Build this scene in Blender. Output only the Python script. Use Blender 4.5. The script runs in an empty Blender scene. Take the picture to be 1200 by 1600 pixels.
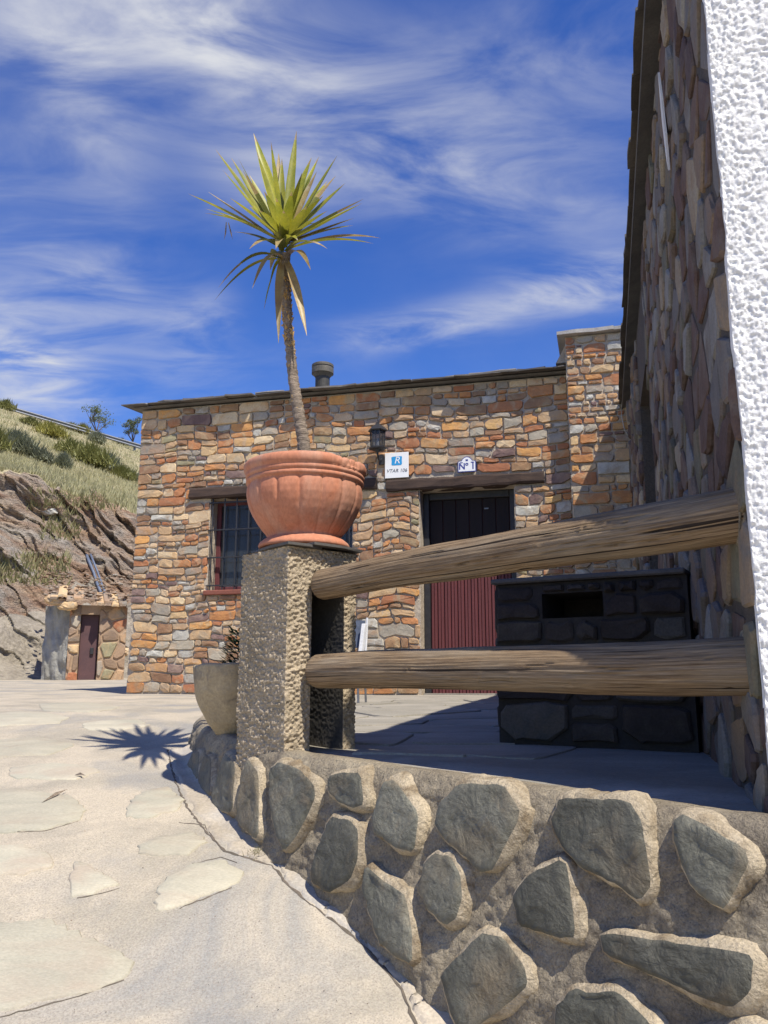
import bpy, math, random
import numpy as np
from mathutils import Vector
from mathutils.bvhtree import BVHTree

random.seed(7)
RNG = np.random.default_rng(7)
scene = bpy.context.scene
COL = scene.collection

# ------------------------------------------------------------------ camera
F, PITCH = 1340.0, math.radians(11.5)
cam = bpy.data.cameras.new('camera')
cam.sensor_fit = 'VERTICAL'; cam.sensor_height = 36.0
cam.lens = 36.0 * F / 1600.0
cam.clip_start = 0.05; cam.clip_end = 2000
camo = bpy.data.objects.new('camera', cam); COL.objects.link(camo)
camo.location = (0, 0, 0)
camo.rotation_euler = (math.radians(90) + PITCH, 0, 0)
scene.camera = camo

# ------------------------------------------------------------------ light
SUN = Vector((0.345, -0.52, 1.0)).normalized()          # towards the sun
elev = math.asin(SUN.z); az = math.atan2(SUN.x, SUN.y)
sl = bpy.data.lights.new('sun', 'SUN'); sl.energy = 5.0; sl.angle = math.radians(0.53)
sl.color = (1.0, 0.945, 0.84)
so = bpy.data.objects.new('sun', sl); COL.objects.link(so)
so.rotation_euler = (-SUN).to_track_quat('-Z', 'Y').to_euler()
so.location = SUN * 30

scene.view_settings.view_transform = 'Standard'
scene.view_settings.look = 'None'
scene.view_settings.gamma = 1.0
scene.view_settings.exposure = 0.32
scene.view_settings.use_curve_mapping = False

def pray(px, py):
    """unit-depth ray (per metre of ground distance y) through a photo pixel"""
    xc, yc = (px - 600) / F, (800 - py) / F
    c, s = math.cos(PITCH), math.sin(PITCH)
    d = Vector((xc, c - yc * s, s + yc * c))
    return d / d.y
def at(px, py, d):
    return pray(px, py) * d

world = bpy.data.worlds.new('World'); scene.world = world
world.use_nodes = True
def build_world():
    nt = world.node_tree; N = nt.nodes; L = nt.links; N.clear()
    out = N.new('ShaderNodeOutputWorld'); bg = N.new('ShaderNodeBackground')
    sky = N.new('ShaderNodeTexSky'); sky.sky_type = 'NISHITA'; sky.sun_disc = False
    sky.sun_elevation = elev; sky.sun_rotation = az
    sky.air_density = 1.0; sky.dust_density = 0.35; sky.ozone_density = 3.5
    sky.altitude = 900
    hs = N.new('ShaderNodeHueSaturation'); hs.inputs['Saturation'].default_value = 1.29
    hs.inputs['Hue'].default_value = 0.519
    hs.inputs['Value'].default_value = 2.0
    L.new(sky.outputs[0], hs.inputs['Color'])
    tc = N.new('ShaderNodeTexCoord')
    def math_(op, a, b=None, clamp=False):
        n = N.new('ShaderNodeMath'); n.operation = op; n.use_clamp = clamp
        for i, v in enumerate((a, b)):
            if v is None: continue
            if isinstance(v, (int, float)): n.inputs[i].default_value = v
            else: L.new(v, n.inputs[i])
        return n.outputs[0]
    sep = N.new('ShaderNodeSeparateXYZ'); L.new(tc.outputs['Generated'], sep.inputs[0])
    zz = math_('MAXIMUM', sep.outputs[2], 0.04)
    zz = math_('ADD', zz, 0.12)
    u = math_('DIVIDE', sep.outputs[0], zz); v = math_('DIVIDE', sep.outputs[1], zz)
    cb = N.new('ShaderNodeCombineXYZ'); L.new(u, cb.inputs[0]); L.new(v, cb.inputs[1])
    def cirrus(rot, scale, sc, det, lo, hi, off, dist=0.6):
        m = N.new('ShaderNodeMapping'); m.inputs['Rotation'].default_value = (0, 0, math.radians(rot))
        m.inputs['Scale'].default_value = scale; m.inputs['Location'].default_value = off
        L.new(cb.outputs[0], m.inputs[0])
        n = N.new('ShaderNodeTexNoise'); n.inputs['Scale'].default_value = sc
        n.inputs['Detail'].default_value = det; n.inputs['Roughness'].default_value = 0.56
        n.inputs['Distortion'].default_value = dist
        L.new(m.outputs[0], n.inputs['Vector'])
        r = N.new('ShaderNodeMapRange'); r.interpolation_type = 'SMOOTHSTEP'
        r.inputs[1].default_value = lo; r.inputs[2].default_value = hi
        L.new(n.outputs[0], r.inputs[0])
        return r.outputs[0]
    big = cirrus(20, (1, 0.7, 1), 0.8, 3, 0.38, 0.64, (3.1, 1.7, 0))
    streak = cirrus(-28, (0.7, 1.7, 1), 1.5, 9, 0.40, 0.85, (0.3, 4.0, 0), 0.45)
    base = math_('MULTIPLY', big, streak)
    veil = cirrus(35, (1, 0.8, 1), 1.1, 6, 0.40, 0.85, (7.3, 2.2, 0), 0.35)
    fine = cirrus(-15, (0.8, 1.6, 1), 4.2, 12, 0.30, 0.78, (1.2, 9.0, 0), 0.5)
    total = math_('ADD', math_('MULTIPLY', base, 0.13), math_('MULTIPLY', veil, 0.17))
    # the larger cloud banks, each at its own bearing in the sky
    nrm = N.new('ShaderNodeVectorMath'); nrm.operation = 'NORMALIZE'
    L.new(tc.outputs['Generated'], nrm.inputs[0])
    # px, py, half width, half height, turn (deg), strength
    for px, py, w, h, rot, st in ((15, 545, .085, .060, -30, 1.1), (60, 590, .07, .03, -20, .5), (918, 440, .062, .024, 0, 1.3),
                                  (740, 490, .15, .020, 10, .75), (640, 520, .09, .016, 0, .4), (310, 15, .085, .05, -10, 1.15),
                                  (120, 120, .05, .15, 25, .50), (540, 160, .28, .085, -16, .34), (640, 240, .18, .04, -20, .24), (880, 80, .20, .07, 12, .42),
                                  (690, 260, .22, .05, -12, .30), (440, 90, .16, .07, -20, .35),
                                  (130, 430, .16, .05, -35, .50), (320, 510, .035, .035, 45, .60), (60, 40, .09, .08, 0, .5),
                                  (410, 290, .07, .05, 0, .35)):
        d = pray(px, py).normalized()
        right = Vector((0, 0, 1)).cross(d).normalized() * -1; up = right.cross(d).normalized()
        a = math.radians(rot)
        e1 = right * math.cos(a) + up * math.sin(a); e2 = up * math.cos(a) - right * math.sin(a)
        acc = None
        for e, s in ((e1, w), (e2, h)):
            dp = N.new('ShaderNodeVectorMath'); dp.operation = 'DOT_PRODUCT'
            L.new(nrm.outputs[0], dp.inputs[0]); dp.inputs[1].default_value = e
            q = math_('DIVIDE', math_('SUBTRACT', dp.outputs['Value'], d.dot(e)), s)
            q = math_('MULTIPLY', q, q)
            acc = q if acc is None else math_('ADD', acc, q)
        dp = N.new('ShaderNodeVectorMath'); dp.operation = 'DOT_PRODUCT'
        L.new(nrm.outputs[0], dp.inputs[0]); dp.inputs[1].default_value = d
        front = math_('GREATER_THAN', dp.outputs['Value'], 0.2)
        g = math_('MULTIPLY', math_('POWER', 2.718, math_('MULTIPLY', acc, -1.0)), front)
        total = math_('ADD', total, math_('MULTIPLY', math_('MULTIPLY', g, st), fine))
    total = math_('MULTIPLY', total, 1.0, True)
    mx = N.new('ShaderNodeMix'); mx.data_type = 'RGBA'
    L.new(total, mx.inputs[0]); L.new(hs.outputs[0], mx.inputs[6])
    mx.inputs[7].default_value = (8.0, 8.2, 8.8, 1)
    L.new(mx.outputs[2], bg.inputs[0]); bg.inputs[1].default_value = 0.07
    L.new(bg.outputs[0], out.inputs[0])
build_world()

# ------------------------------------------------------------------ noise
def _h(i, j, k, seed):
    n = (i.astype(np.int64) * 374761393 + j.astype(np.int64) * 668265263 +
         k.astype(np.int64) * 2147483647 + seed * 1274126177) & 0xffffffff
    n = ((n ^ (n >> 13)) * 1274126177) & 0xffffffff
    n = (n ^ (n >> 16)) & 0xffffff
    return n / float(0xffffff)
def vn(x, y, z, seed=0):
    x, y, z = np.broadcast_arrays(np.asarray(x, float), np.asarray(y, float), np.asarray(z, float))
    i, j, k = np.floor(x), np.floor(y), np.floor(z)
    f, g, h = x - i, y - j, z - k
    f = f * f * (3 - 2 * f); g = g * g * (3 - 2 * g); h = h * h * (3 - 2 * h)
    r = 0
    for a in (0, 1):
        for b in (0, 1):
            for c in (0, 1):
                r = r + _h(i + a, j + b, k + c, seed) * (f if a else 1 - f) * (g if b else 1 - g) * (h if c else 1 - h)
    return r * 2 - 1
def fbm(x, y, z, seed=0, o=4, gain=.5):
    r = 0; a = 1; s = 1
    for n in range(o):
        r = r + a * vn(np.asarray(x) * s, np.asarray(y) * s, np.asarray(z) * s, seed + n * 17); a *= gain; s *= 2.03
    return r

# ------------------------------------------------------------------ object helpers
def tag(o, label=None, cat=None, group=None, kind=None):
    if label: o['label'] = label
    if cat: o['category'] = cat
    if group: o['group'] = group
    if kind: o['kind'] = kind
    return o
def empty(name, loc, label, cat, group=None):
    o = bpy.data.objects.new(name, None); COL.objects.link(o); o.location = loc
    o.empty_display_size = .2
    o['wloc'] = list(loc)
    return tag(o, label, cat, group)
def wloc(p):
    return Vector(p['wloc']) if p is not None and 'wloc' in p.keys() else (wloc(p.parent) if p is not None and p.parent else Vector((0, 0, 0)))
def link(name, me, parent=None, mats=None):
    o = bpy.data.objects.new(name, me); COL.objects.link(o)
    if mats:
        for m in (mats if isinstance(mats, (list, tuple)) else [mats]): me.materials.append(m)
    if parent is not None: o.parent = parent
    return o
def mesh(name, V, Fc, mats, parent=None, smooth=False, mi=None):
    off = wloc(parent)
    me = bpy.data.meshes.new(name)
    me.from_pydata([(v[0] - off.x, v[1] - off.y, v[2] - off.z) for v in V], [], Fc)
    if mi is not None: me.polygons.foreach_set('material_index', mi)
    if smooth: me.polygons.foreach_set('use_smooth', [True] * len(me.polygons))
    me.update()
    return link(name, me, parent, mats)
def grid(name, P, mats, parent=None, smooth=True, wrap=False, mi=None, flip=False):
    n, m = P.shape[:2]; off = wloc(parent)
    V = (P.reshape(-1, 3) - np.array(off)).astype(np.float32)
    mm = m if wrap else m - 1
    i = np.arange(n - 1)[:, None]; j = np.arange(mm)[None, :]; j2 = (j + 1) % m
    Q = np.stack([i * m + j, i * m + j2, (i + 1) * m + j2, (i + 1) * m + j], -1).reshape(-1, 4)
    if flip: Q = Q[:, ::-1]
    me = bpy.data.meshes.new(name)
    me.vertices.add(len(V)); me.vertices.foreach_set('co', V.ravel())
    me.loops.add(Q.size); me.loops.foreach_set('vertex_index', Q.ravel().astype(np.int32))
    me.polygons.add(len(Q)); me.polygons.foreach_set('loop_start', np.arange(0, Q.size, 4, dtype=np.int32))
    me.polygons.foreach_set('use_smooth', np.full(len(Q), smooth))
    me.update(calc_edges=True); me.validate()
    return link(name, me, parent, mats)

class MB:
    """collects shapes into one mesh (world coordinates)"""
    def __init__(s): s.V = []; s.F = []; s.M = []
    def add(s, V, Fc, mi=0):
        b = len(s.V); s.V += [tuple(v) for v in V]; s.F += [tuple(b + i for i in f) for f in Fc]
        s.M += [mi] * len(Fc); return s
    def frame_box(s, o, ex, ey, ez, mi=0):
        """box spanned by three edge vectors from corner o"""
        o, ex, ey, ez = map(Vector, (o, ex, ey, ez))
        V = [o, o + ex, o + ex + ey, o + ey, o + ez, o + ex + ez, o + ex + ey + ez, o + ey + ez]
        Fc = [(0, 3, 2, 1), (4, 5, 6, 7), (0, 1, 5, 4), (1, 2, 6, 5), (2, 3, 7, 6), (3, 0, 4, 7)]
        if ex.cross(ey).dot(ez) < 0: Fc = [f[::-1] for f in Fc]
        return s.add(V, Fc, mi)
    def bevel_box(s, o, ex, ey, ez, b=.01, mi=0):
        o, ex, ey, ez = map(Vector, (o, ex, ey, ez))
        c = o + (ex + ey + ez) / 2; ax = [ex, ey, ez]; L = [a.length for a in ax]; U = [a.normalized() for a in ax]
        V = []; key = {}
        for sx in (-1, 1):
            for sy in (-1, 1):
                for sz in (-1, 1):
                    S = (sx, sy, sz)
                    for k in range(3):
                        p = c.copy()
                        for a in range(3):
                            p += U[a] * S[a] * (L[a] / 2 - (0 if a == k else b))
                        key[(S, k)] = len(V); V.append(p)
        Fc = []
        for k in range(3):
            i, j = [a for a in range(3) if a != k]
            for sg in (-1, 1):
                f = []
                for (a, bb) in ((-1, -1), (1, -1), (1, 1), (-1, 1)):
                    S = [0, 0, 0]; S[k] = sg; S[i] = a; S[j] = bb
                    f.append(key[(tuple(S), k)])
                Fc.append(f)
        for k in range(3):                 # bevel strips along axis k
            i, j = [a for a in range(3) if a != k]
            for a in (-1, 1):
                for bb in (-1, 1):
                    S0 = [0, 0, 0]; S0[i] = a; S0[j] = bb; S0[k] = -1
                    S1 = list(S0); S1[k] = 1
                    Fc.append([key[(tuple(S0), i)], key[(tuple(S1), i)], key[(tuple(S1), j)], key[(tuple(S0), j)]])
        for sx in (-1, 1):
            for sy in (-1, 1):
                for sz in (-1, 1):
                    Fc.append([key[((sx, sy, sz), k)] for k in range(3)])
        out = []
        for f in Fc:
            n = (V[f[1]] - V[f[0]]).cross(V[f[2]] - V[f[0]]); m = sum((V[q] for q in f), Vector()) / len(f) - c
            out.append(f if n.dot(m) > 0 else f[::-1])
        return s.add(V, out, mi)
    def tube(s, pts, r, n=8, mi=0, cap=True):
        pts = [Vector(p) for p in pts]
        rr = r if isinstance(r, (list, tuple)) else [r] * len(pts)
        V = []; Fc = []
        up = Vector((0, 0, 1))
        for k, p in enumerate(pts):
            t = (pts[min(k + 1, len(pts) - 1)] - pts[max(k - 1, 0)]).normalized()
            a = t.cross(up)
            if a.length < 1e-3: a = t.cross(Vector((1, 0, 0)))
            a.normalize(); b = a.cross(t)
            for i in range(n):
                th = 2 * math.pi * i / n
                V.append(p + (a * math.cos(th) + b * math.sin(th)) * rr[k])
        for k in range(len(pts) - 1):
            for i in range(n):
                j = (i + 1) % n
                Fc.append((k * n + i, (k + 1) * n + i, (k + 1) * n + j, k * n + j))
        if cap:
            Fc.append(tuple(range(n))); Fc.append(tuple((len(pts) - 1) * n + i for i in reversed(range(n))))
        return s.add(V, Fc, mi)
    def build(s, name, mats, parent=None, smooth=False):
        return mesh(name, s.V, s.F, mats, parent, smooth, s.M)

def lathe(name, prof, c, mats, parent=None, n=48, mod=None, smooth=True):
    prof = np.array(prof, float); th = np.linspace(0, 2 * math.pi, n, endpoint=False)
    R = prof[:, 0][:, None] * np.ones(n)[None]; Z = prof[:, 1][:, None] * np.ones(n)[None]
    T = th[None] * np.ones(len(prof))[:, None]
    if mod: R, Z = mod(R, Z, T)
    P = np.stack([c[0] + R * np.cos(T), c[1] + R * np.sin(T), c[2] + Z], -1)
    return grid(name, P, mats, parent, smooth, wrap=True)

# ------------------------------------------------------------------ materials
def new_mat(name):
    m = bpy.data.materials.new(name); m.use_nodes = True
    nt = m.node_tree; nt.nodes.clear()
    o = nt.nodes.new('ShaderNodeOutputMaterial'); b = nt.nodes.new('ShaderNodeBsdfPrincipled')
    nt.links.new(b.outputs[0], o.inputs[0])
    return m, nt, b
def c4(c): return (c[0], c[1], c[2], 1)
def surf(name, c1, c2, scale=6, rough=.85, bump=.3, bscale=60, bdist=.004, stretch=(1, 1, 1), lo=.35, hi=.65,
         spots=None, vary=.0, spec=.25, c3=None, s3=2.0, lo3=.5, hi3=.7, metal=0, fine=.18, fscale=90, det=6, bump2=None, coord='Object', huev=0, rot=(0,0,0)):
    m, nt, b = new_mat(name); N, L = nt.nodes, nt.links
    tc = N.new('ShaderNodeTexCoord')
    mp = N.new('ShaderNodeMapping'); mp.inputs['Scale'].default_value = stretch; mp.inputs['Rotation'].default_value = rot
    L.new(tc.outputs[coord], mp.inputs[0])
    def noise(sc, d=6, v=None, r=.6, w=0.0):
        n = N.new('ShaderNodeTexNoise'); n.inputs['Scale'].default_value = sc; n.inputs['Detail'].default_value = d
        n.inputs['Roughness'].default_value = r; n.inputs['Distortion'].default_value = w
        L.new((v or mp.outputs[0]), n.inputs['Vector']); return n
    def mr(x, a, c, t0=0, t1=1):
        r = N.new('ShaderNodeMapRange'); r.inputs[1].default_value = a; r.inputs[2].default_value = c
        r.inputs[3].default_value = t0; r.inputs[4].default_value = t1
        L.new(x, r.inputs[0]); return r.outputs[0]
    def mix(f, a, c, mode='MIX'):
        x = N.new('ShaderNodeMix'); x.data_type = 'RGBA'; x.blend_type = mode
        for i, v in ((0, f), (6, a), (7, c)):
            if isinstance(v, (int, float)): x.inputs[i].default_value = v
            elif isinstance(v, tuple): x.inputs[i].default_value = c4(v)
            else: L.new(v, x.inputs[i])
        return x.outputs[2]
    col = mix(mr(noise(scale, det, w=.4).outputs[0], lo, hi), tuple(c1), tuple(c2))
    if c3: col = mix(mr(noise(s3, 5, w=.7).outputs[0], lo3, hi3), col, tuple(c3))
    if fine:
        f = mr(noise(fscale, 4).outputs[0], .25, .75, 1 - fine, 1 + fine)
        cc = N.new('ShaderNodeCombineColor'); [L.new(f, cc.inputs[i]) for i in range(3)]
        col = mix(1.0, col, cc.outputs[0], 'MULTIPLY')
    if spots:
        vo = N.new('ShaderNodeTexVoronoi'); vo.inputs['Scale'].default_value = spots[0]
        L.new(mp.outputs[0], vo.inputs['Vector'])
        col = mix(mr(vo.outputs['Distance'], spots[1], spots[1] * .6, 0, spots[3]), col, tuple(spots[2]))
    if vary or huev:
        oi = N.new('ShaderNodeObjectInfo'); h = N.new('ShaderNodeHueSaturation')
        L.new(mr(oi.outputs['Random'], 0, 1, 1 - vary, 1 + vary), h.inputs['Value'])
        if huev: L.new(mr(oi.outputs['Random'], 0, 1, .5 - huev, .5 + huev), h.inputs['Hue'])
        L.new(col, h.inputs['Color']); col = h.outputs[0]
    L.new(col, b.inputs['Base Color'])
    b.inputs['Roughness'].default_value = rough; b.inputs['Metallic'].default_value = metal
    b.inputs['Specular IOR Level'].default_value = spec
    if bump:
        bn = N.new('ShaderNodeBump'); bn.inputs['Strength'].default_value = bump; bn.inputs['Distance'].default_value = bdist
        L.new(noise(bscale, 5, r=.65).outputs[0], bn.inputs['Height'])
        nrm = bn.outputs[0]
        if bump2:
            b2 = N.new('ShaderNodeBump'); b2.inputs['Strength'].default_value = bump2[0]; b2.inputs['Distance'].default_value = bump2[2]
            L.new(noise(bump2[1], 6, r=.6, w=.5).outputs[0], b2.inputs['Height']); L.new(nrm, b2.inputs['Normal']); nrm = b2.outputs[0]
        L.new(nrm, b.inputs['Normal'])
    return m

M = {}
def stone_pal(key, c1, c2, c3=None, **k):
    M[key] = surf('stone_' + key, c1, c2, scale=9, rough=.85, bump=.5, bscale=55, bdist=.006, vary=.16, c3=c3, s3=7,
                  fine=.22, fscale=120, bump2=(.6, 14, .015), lo3=.48, hi3=.66, huev=.008, **k)
stone_pal('rust', (0.481, 0.208, 0.092), (0.367, 0.170, 0.083), (0.435, 0.307, 0.184))
stone_pal('orange', (0.596, 0.297, 0.106), (0.458, 0.219, 0.092), (0.412, 0.286, 0.165))
stone_pal('ochre', (0.572, 0.344, 0.142), (0.458, 0.282, 0.152), (0.412, 0.323, 0.243))
stone_pal('tan', (0.572, 0.386, 0.208), (0.469, 0.312, 0.175), (0.377, 0.302, 0.208))
stone_pal('beige', (0.652, 0.495, 0.304), (0.543, 0.415, 0.263), (0.522, 0.337, 0.180))
stone_pal('grey', (0.412, 0.356, 0.273), (0.309, 0.273, 0.217), (0.389, 0.273, 0.179))
stone_pal('pale', (0.543, 0.513, 0.440), (0.413, 0.394, 0.335), (0.359, 0.295, 0.220))
stone_pal('brown', (0.343, 0.198, 0.108), (0.263, 0.156, 0.089), (0.367, 0.260, 0.154))
stone_pal('purple', (0.229, 0.148, 0.128), (0.172, 0.115, 0.100), (0.298, 0.208, 0.159))
stone_pal('olive', (0.343, 0.307, 0.184), (0.263, 0.231, 0.138), (0.412, 0.297, 0.157))
M['sooty'] = surf('soot_blackened_mortar', (.05, .045, .04), (.035, .032, .03), scale=6, bump=.6)  # deep shade on the low block, put into the mortar colour
stone_pal('soot', (.055, .045, .04), (.04, .034, .03), (.07, .06, .05))  # near-black stones of the low block carry its shade in their colour
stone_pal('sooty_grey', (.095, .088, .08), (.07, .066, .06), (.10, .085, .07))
stone_pal('weathered_tan', (0.260, 0.192, 0.130), (0.213, 0.156, 0.109), (0.172, 0.151, 0.130))  # darker copies of the house stones, side wall's shade put into the colour
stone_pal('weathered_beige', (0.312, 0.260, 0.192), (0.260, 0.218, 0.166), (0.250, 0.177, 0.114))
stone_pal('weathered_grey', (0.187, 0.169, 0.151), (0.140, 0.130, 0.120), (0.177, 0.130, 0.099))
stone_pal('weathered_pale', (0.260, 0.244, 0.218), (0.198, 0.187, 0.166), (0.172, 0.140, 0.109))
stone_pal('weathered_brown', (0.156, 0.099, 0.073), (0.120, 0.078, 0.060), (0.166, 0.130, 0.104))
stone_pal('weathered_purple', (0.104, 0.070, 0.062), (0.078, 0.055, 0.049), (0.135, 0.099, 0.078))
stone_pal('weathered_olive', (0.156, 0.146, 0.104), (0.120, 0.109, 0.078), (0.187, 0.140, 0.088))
PAL_HOUSE = ['rust'] * 7 + ['orange'] * 6 + ['ochre'] * 2 + ['tan'] * 7 + ['beige'] * 5 + ['grey'] * 5 + ['pale'] * 3 + ['brown'] * 6 + ['purple'] * 2 + ['olive'] * 1
M['mortar'] = surf('mortar', (.48, .405, .31), (.39, .33, .255), scale=8, bump=.8, bscale=70, bdist=.008, bump2=(.7, 18, .02), fine=.25)
M['mortar_dark'] = surf('mortar_side', (.11, .092, .075), (.08, .07, .06), scale=6, bump=.8, bscale=70, bdist=.008, bump2=(.7, 18, .02), fine=.25)  # side-wall mortar, darkened in colour with its stones to deepen their shade
M['parapet_mortar'] = surf('parapet_mortar', (.39, .325, .225), (.23, .19, .135), scale=5, bump=1.0, bscale=170, bdist=.005, bump2=(.9, 38, .02), fine=.35, fscale=160, c3=(.12, .10, .08), s3=2.5)
M['rim'] = surf('stone_rim_mortar', (.48, .395, .27), (.38, .31, .21), scale=7, bump=.9, bscale=190, bdist=.003, bump2=(.9, 38, .014), fine=.35, fscale=160, c3=(.22,.165,.10), s3=9, lo3=.46, hi3=.64)
M['slate'] = surf('green_grey_slate', (.085, .082, .060), (.165, .155, .115), scale=6, rough=.62, bump=.6, bscale=90, bdist=.004, stretch=(1, 1, 1.0),
                  bump2=(.9, 16, .018), c3=(.19, .145, .085), s3=4.5, lo3=.50, hi3=.72, fine=.28, vary=.38, spec=.4)
M['render_rough'] = surf('roughcast_render', (.52, .42, .29), (.38, .305, .205), scale=9, bump=.9, bscale=190, bdist=.006, fine=.35, fscale=150, bump2=(.7, 60, .012))
M['niche'] = surf('smooth_cement', (.11, .10, .09), (.075, .07, .062), scale=5, bump=.3)  # recess shade of the column slot painted in as a dark cement colour
M['white'] = surf('white_roughcast', (.80, .785, .75), (.73, .715, .685), scale=20, bump=.6, bscale=120, bdist=.006, fine=.05, rough=.8)
M['terracotta'] = surf('terracotta', (.50, .205, .115), (.44, .17, .095), scale=5, rough=.75, bump=.25, bscale=80, bdist=.002, c3=(.50, .27, .18), s3=5,
                       lo3=.44, hi3=.74, fine=.16, fscale=60, stretch=(1.6, 1.6, .7), bump2=(.3, 12, .006), spots=None)
M['terracotta_chip'] = surf('chipped_terracotta', (.52, .26, .17), (.42, .19, .12), scale=25, rough=.9, bump=.7, bscale=60, bdist=.006)
M['soil'] = surf('soil', (.08, .06, .045), (.13, .10, .075), scale=20, bump=1, bscale=60, bdist=.02)
M['door_wood'] = surf('burgundy_painted_wood', (.15, .045, .047), (.11, .036, .038), scale=3, rough=.6, bump=.3, bscale=40, stretch=(6, 6, .7), fine=.25)
M['lintel_wood'] = surf('dark_lintel_wood', (.075, .048, .035), (.045, .030, .024), scale=5, rough=.8, bump=.8, bscale=30, stretch=(1, 1, 6), fine=.3)
M['iron'] = surf('black_iron', (.022, .022, .026), (.035, .034, .036), scale=20, rough=.5, bump=.15, spec=.4)
M['lead'] = surf('dull_metal_flue', (.05, .047, .042), (.085, .08, .07), scale=8, rough=.6, bump=.15, metal=.3)
M['flue_cap'] = surf('weathered_zinc', (.17, .15, .12), (.11, .10, .08), scale=12, rough=.6, bump=.2, metal=.3)
M['roof_slate'] = surf('roof_slate', (.10, .092, .085), (.16, .145, .125), scale=4, rough=.8, bump=.6, bscale=40, vary=.25, bump2=(.5, 12, .01))
M['roof_slate_pale'] = surf('roof_slate_pale', (.38, .36, .33), (.27, .25, .23), scale=4, rough=.8, bump=.6, bscale=40, vary=.2)
M['sill'] = surf('clay_sill', (.24, .085, .06), (.18, .07, .05), scale=8, bump=.3)
M['curtain'] = surf('window_curtain', (.22, .19, .17), (.12, .10, .095), scale=4, bump=.2, stretch=(7, 7, .5))
M['steel'] = surf('galvanised_steel', (.22, .23, .25), (.17, .18, .20), scale=9, rough=.45, bump=.1, metal=.6)
M['chair_grey'] = surf('grey_tube', (.22, .22, .23), (.16, .16, .17), scale=9, rough=.4, bump=.05, metal=.5)
M['chair_sling'] = surf('blue_grey_sling', (.09, .11, .16), (.06, .075, .11), scale=30, rough=.7, bump=.2)
M['chair_white'] = surf('white_plastic', (.62, .62, .63), (.55, .55, .56), scale=9, rough=.5, bump=.05)
M['trough'] = surf('trough_stone', (.46, .36, .215), (.33, .26, .16), scale=5, bump=.6, bscale=60, bump2=(.7, 14, .02), c3=(.16, .13, .10), s3=9, lo3=.58, hi3=.74, fine=.2)
M['wire'] = surf('pale_cable', (.4, .4, .38), (.35, .35, .33), bump=0)
M['pipe'] = surf('blue_grey_pipe', (.15, .18, .24), (.10, .12, .17), scale=10, rough=.5, bump=.1)

def wood_mat():
    m, nt, b = new_mat('weathered_log'); N, L = nt.nodes, nt.links
    tc = N.new('ShaderNodeTexCoord'); at_ = N.new('ShaderNodeAttribute'); at_.attribute_name = 'logco'
    def noise(v, sc, d=6, r=.6, w=0.):
        n = N.new('ShaderNodeTexNoise'); n.inputs['Scale'].default_value = sc; n.inputs['Detail'].default_value = d
        n.inputs['Roughness'].default_value = r; n.inputs['Distortion'].default_value = w; L.new(v, n.inputs['Vector']); return n.outputs[0]
    def mpg(s):
        mp = N.new('ShaderNodeMapping'); mp.inputs['Scale'].default_value = s; L.new(at_.outputs['Vector'], mp.inputs[0]); return mp.outputs[0]
    def ramp(x, st):
        r = N.new('ShaderNodeValToRGB'); L.new(x, r.inputs[0])
        while len(r.color_ramp.elements) < len(st): r.color_ramp.elements.new(.5)
        for e, (p, c) in zip(r.color_ramp.elements, st): e.position = p; e.color = c4(c)
        return r.outputs[0]
    g = noise(mpg((1.6, 34, 34)), 2.4, 8, .68, .15)
    col = ramp(g, [(.30, (.07, .042, .024)), (.45, (.185, .125, .073)), (.6, (.29, .205, .122)), (.78, (.39, .295, .19))])
    big = noise(mpg((2, 5, 5)), 1.3, 4)
    mx = N.new('ShaderNodeMix'); mx.data_type = 'RGBA'
    r = N.new('ShaderNodeMapRange'); r.inputs[1].default_value = .45; r.inputs[2].default_value = .7; r.inputs[4].default_value = .6
    L.new(big, r.inputs[0]); L.new(r.outputs[0], mx.inputs[0]); L.new(col, mx.inputs[6]); mx.inputs[7].default_value = (.27, .225, .165, 1)
    cr = noise(mpg((.8, 30, 30)), 1.2, 2, .4, .25)
    r2 = N.new('ShaderNodeMapRange'); r2.inputs[1].default_value = .37; r2.inputs[2].default_value = .345; L.new(cr, r2.inputs[0])
    m2 = N.new('ShaderNodeMix'); m2.data_type = 'RGBA'; L.new(r2.outputs[0], m2.inputs[0]); L.new(mx.outputs[2], m2.inputs[6]); m2.inputs[7].default_value = (.035, .024, .016, 1)
    L.new(m2.outputs[2], b.inputs['Base Color']); b.inputs['Roughness'].default_value = .85; b.inputs['Specular IOR Level'].default_value = .2
    fg = noise(mpg((7, 130, 130)), 1.5, 6, .7)
    hs = N.new('ShaderNodeMapRange'); hs.inputs[1].default_value = .3; hs.inputs[2].default_value = .7; hs.inputs[3].default_value = .62; hs.inputs[4].default_value = 1.35
    L.new(fg, hs.inputs[0]); cc = N.new('ShaderNodeCombineColor'); [L.new(hs.outputs[0], cc.inputs[i]) for i in range(3)]
    m3 = N.new('ShaderNodeMix'); m3.data_type = 'RGBA'; m3.blend_type = 'MULTIPLY'; m3.inputs[0].default_value = 1
    L.new(m2.outputs[2], m3.inputs[6]); L.new(cc.outputs[0], m3.inputs[7]); L.new(m3.outputs[2], b.inputs['Base Color'])
    b2 = N.new('ShaderNodeBump'); b2.inputs['Strength'].default_value = .5; b2.inputs['Distance'].default_value = .003; L.new(fg, b2.inputs['Height'])
    bp = N.new('ShaderNodeBump'); L.new(b2.outputs[0], bp.inputs['Normal']); bp.inputs['Strength'].default_value = .75; bp.inputs['Distance'].default_value = .006
    L.new(g, bp.inputs['Height']); L.new(bp.outputs[0], b.inputs['Normal'])
    return m
M['log'] = wood_mat()
M['trunk'] = surf('yucca_bark', (.34, .27, .205), (.19, .15, .115), scale=14, bump=1, bscale=60, bdist=.01, stretch=(1, 1, 2.5), fine=.35, fscale=60)
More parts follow.
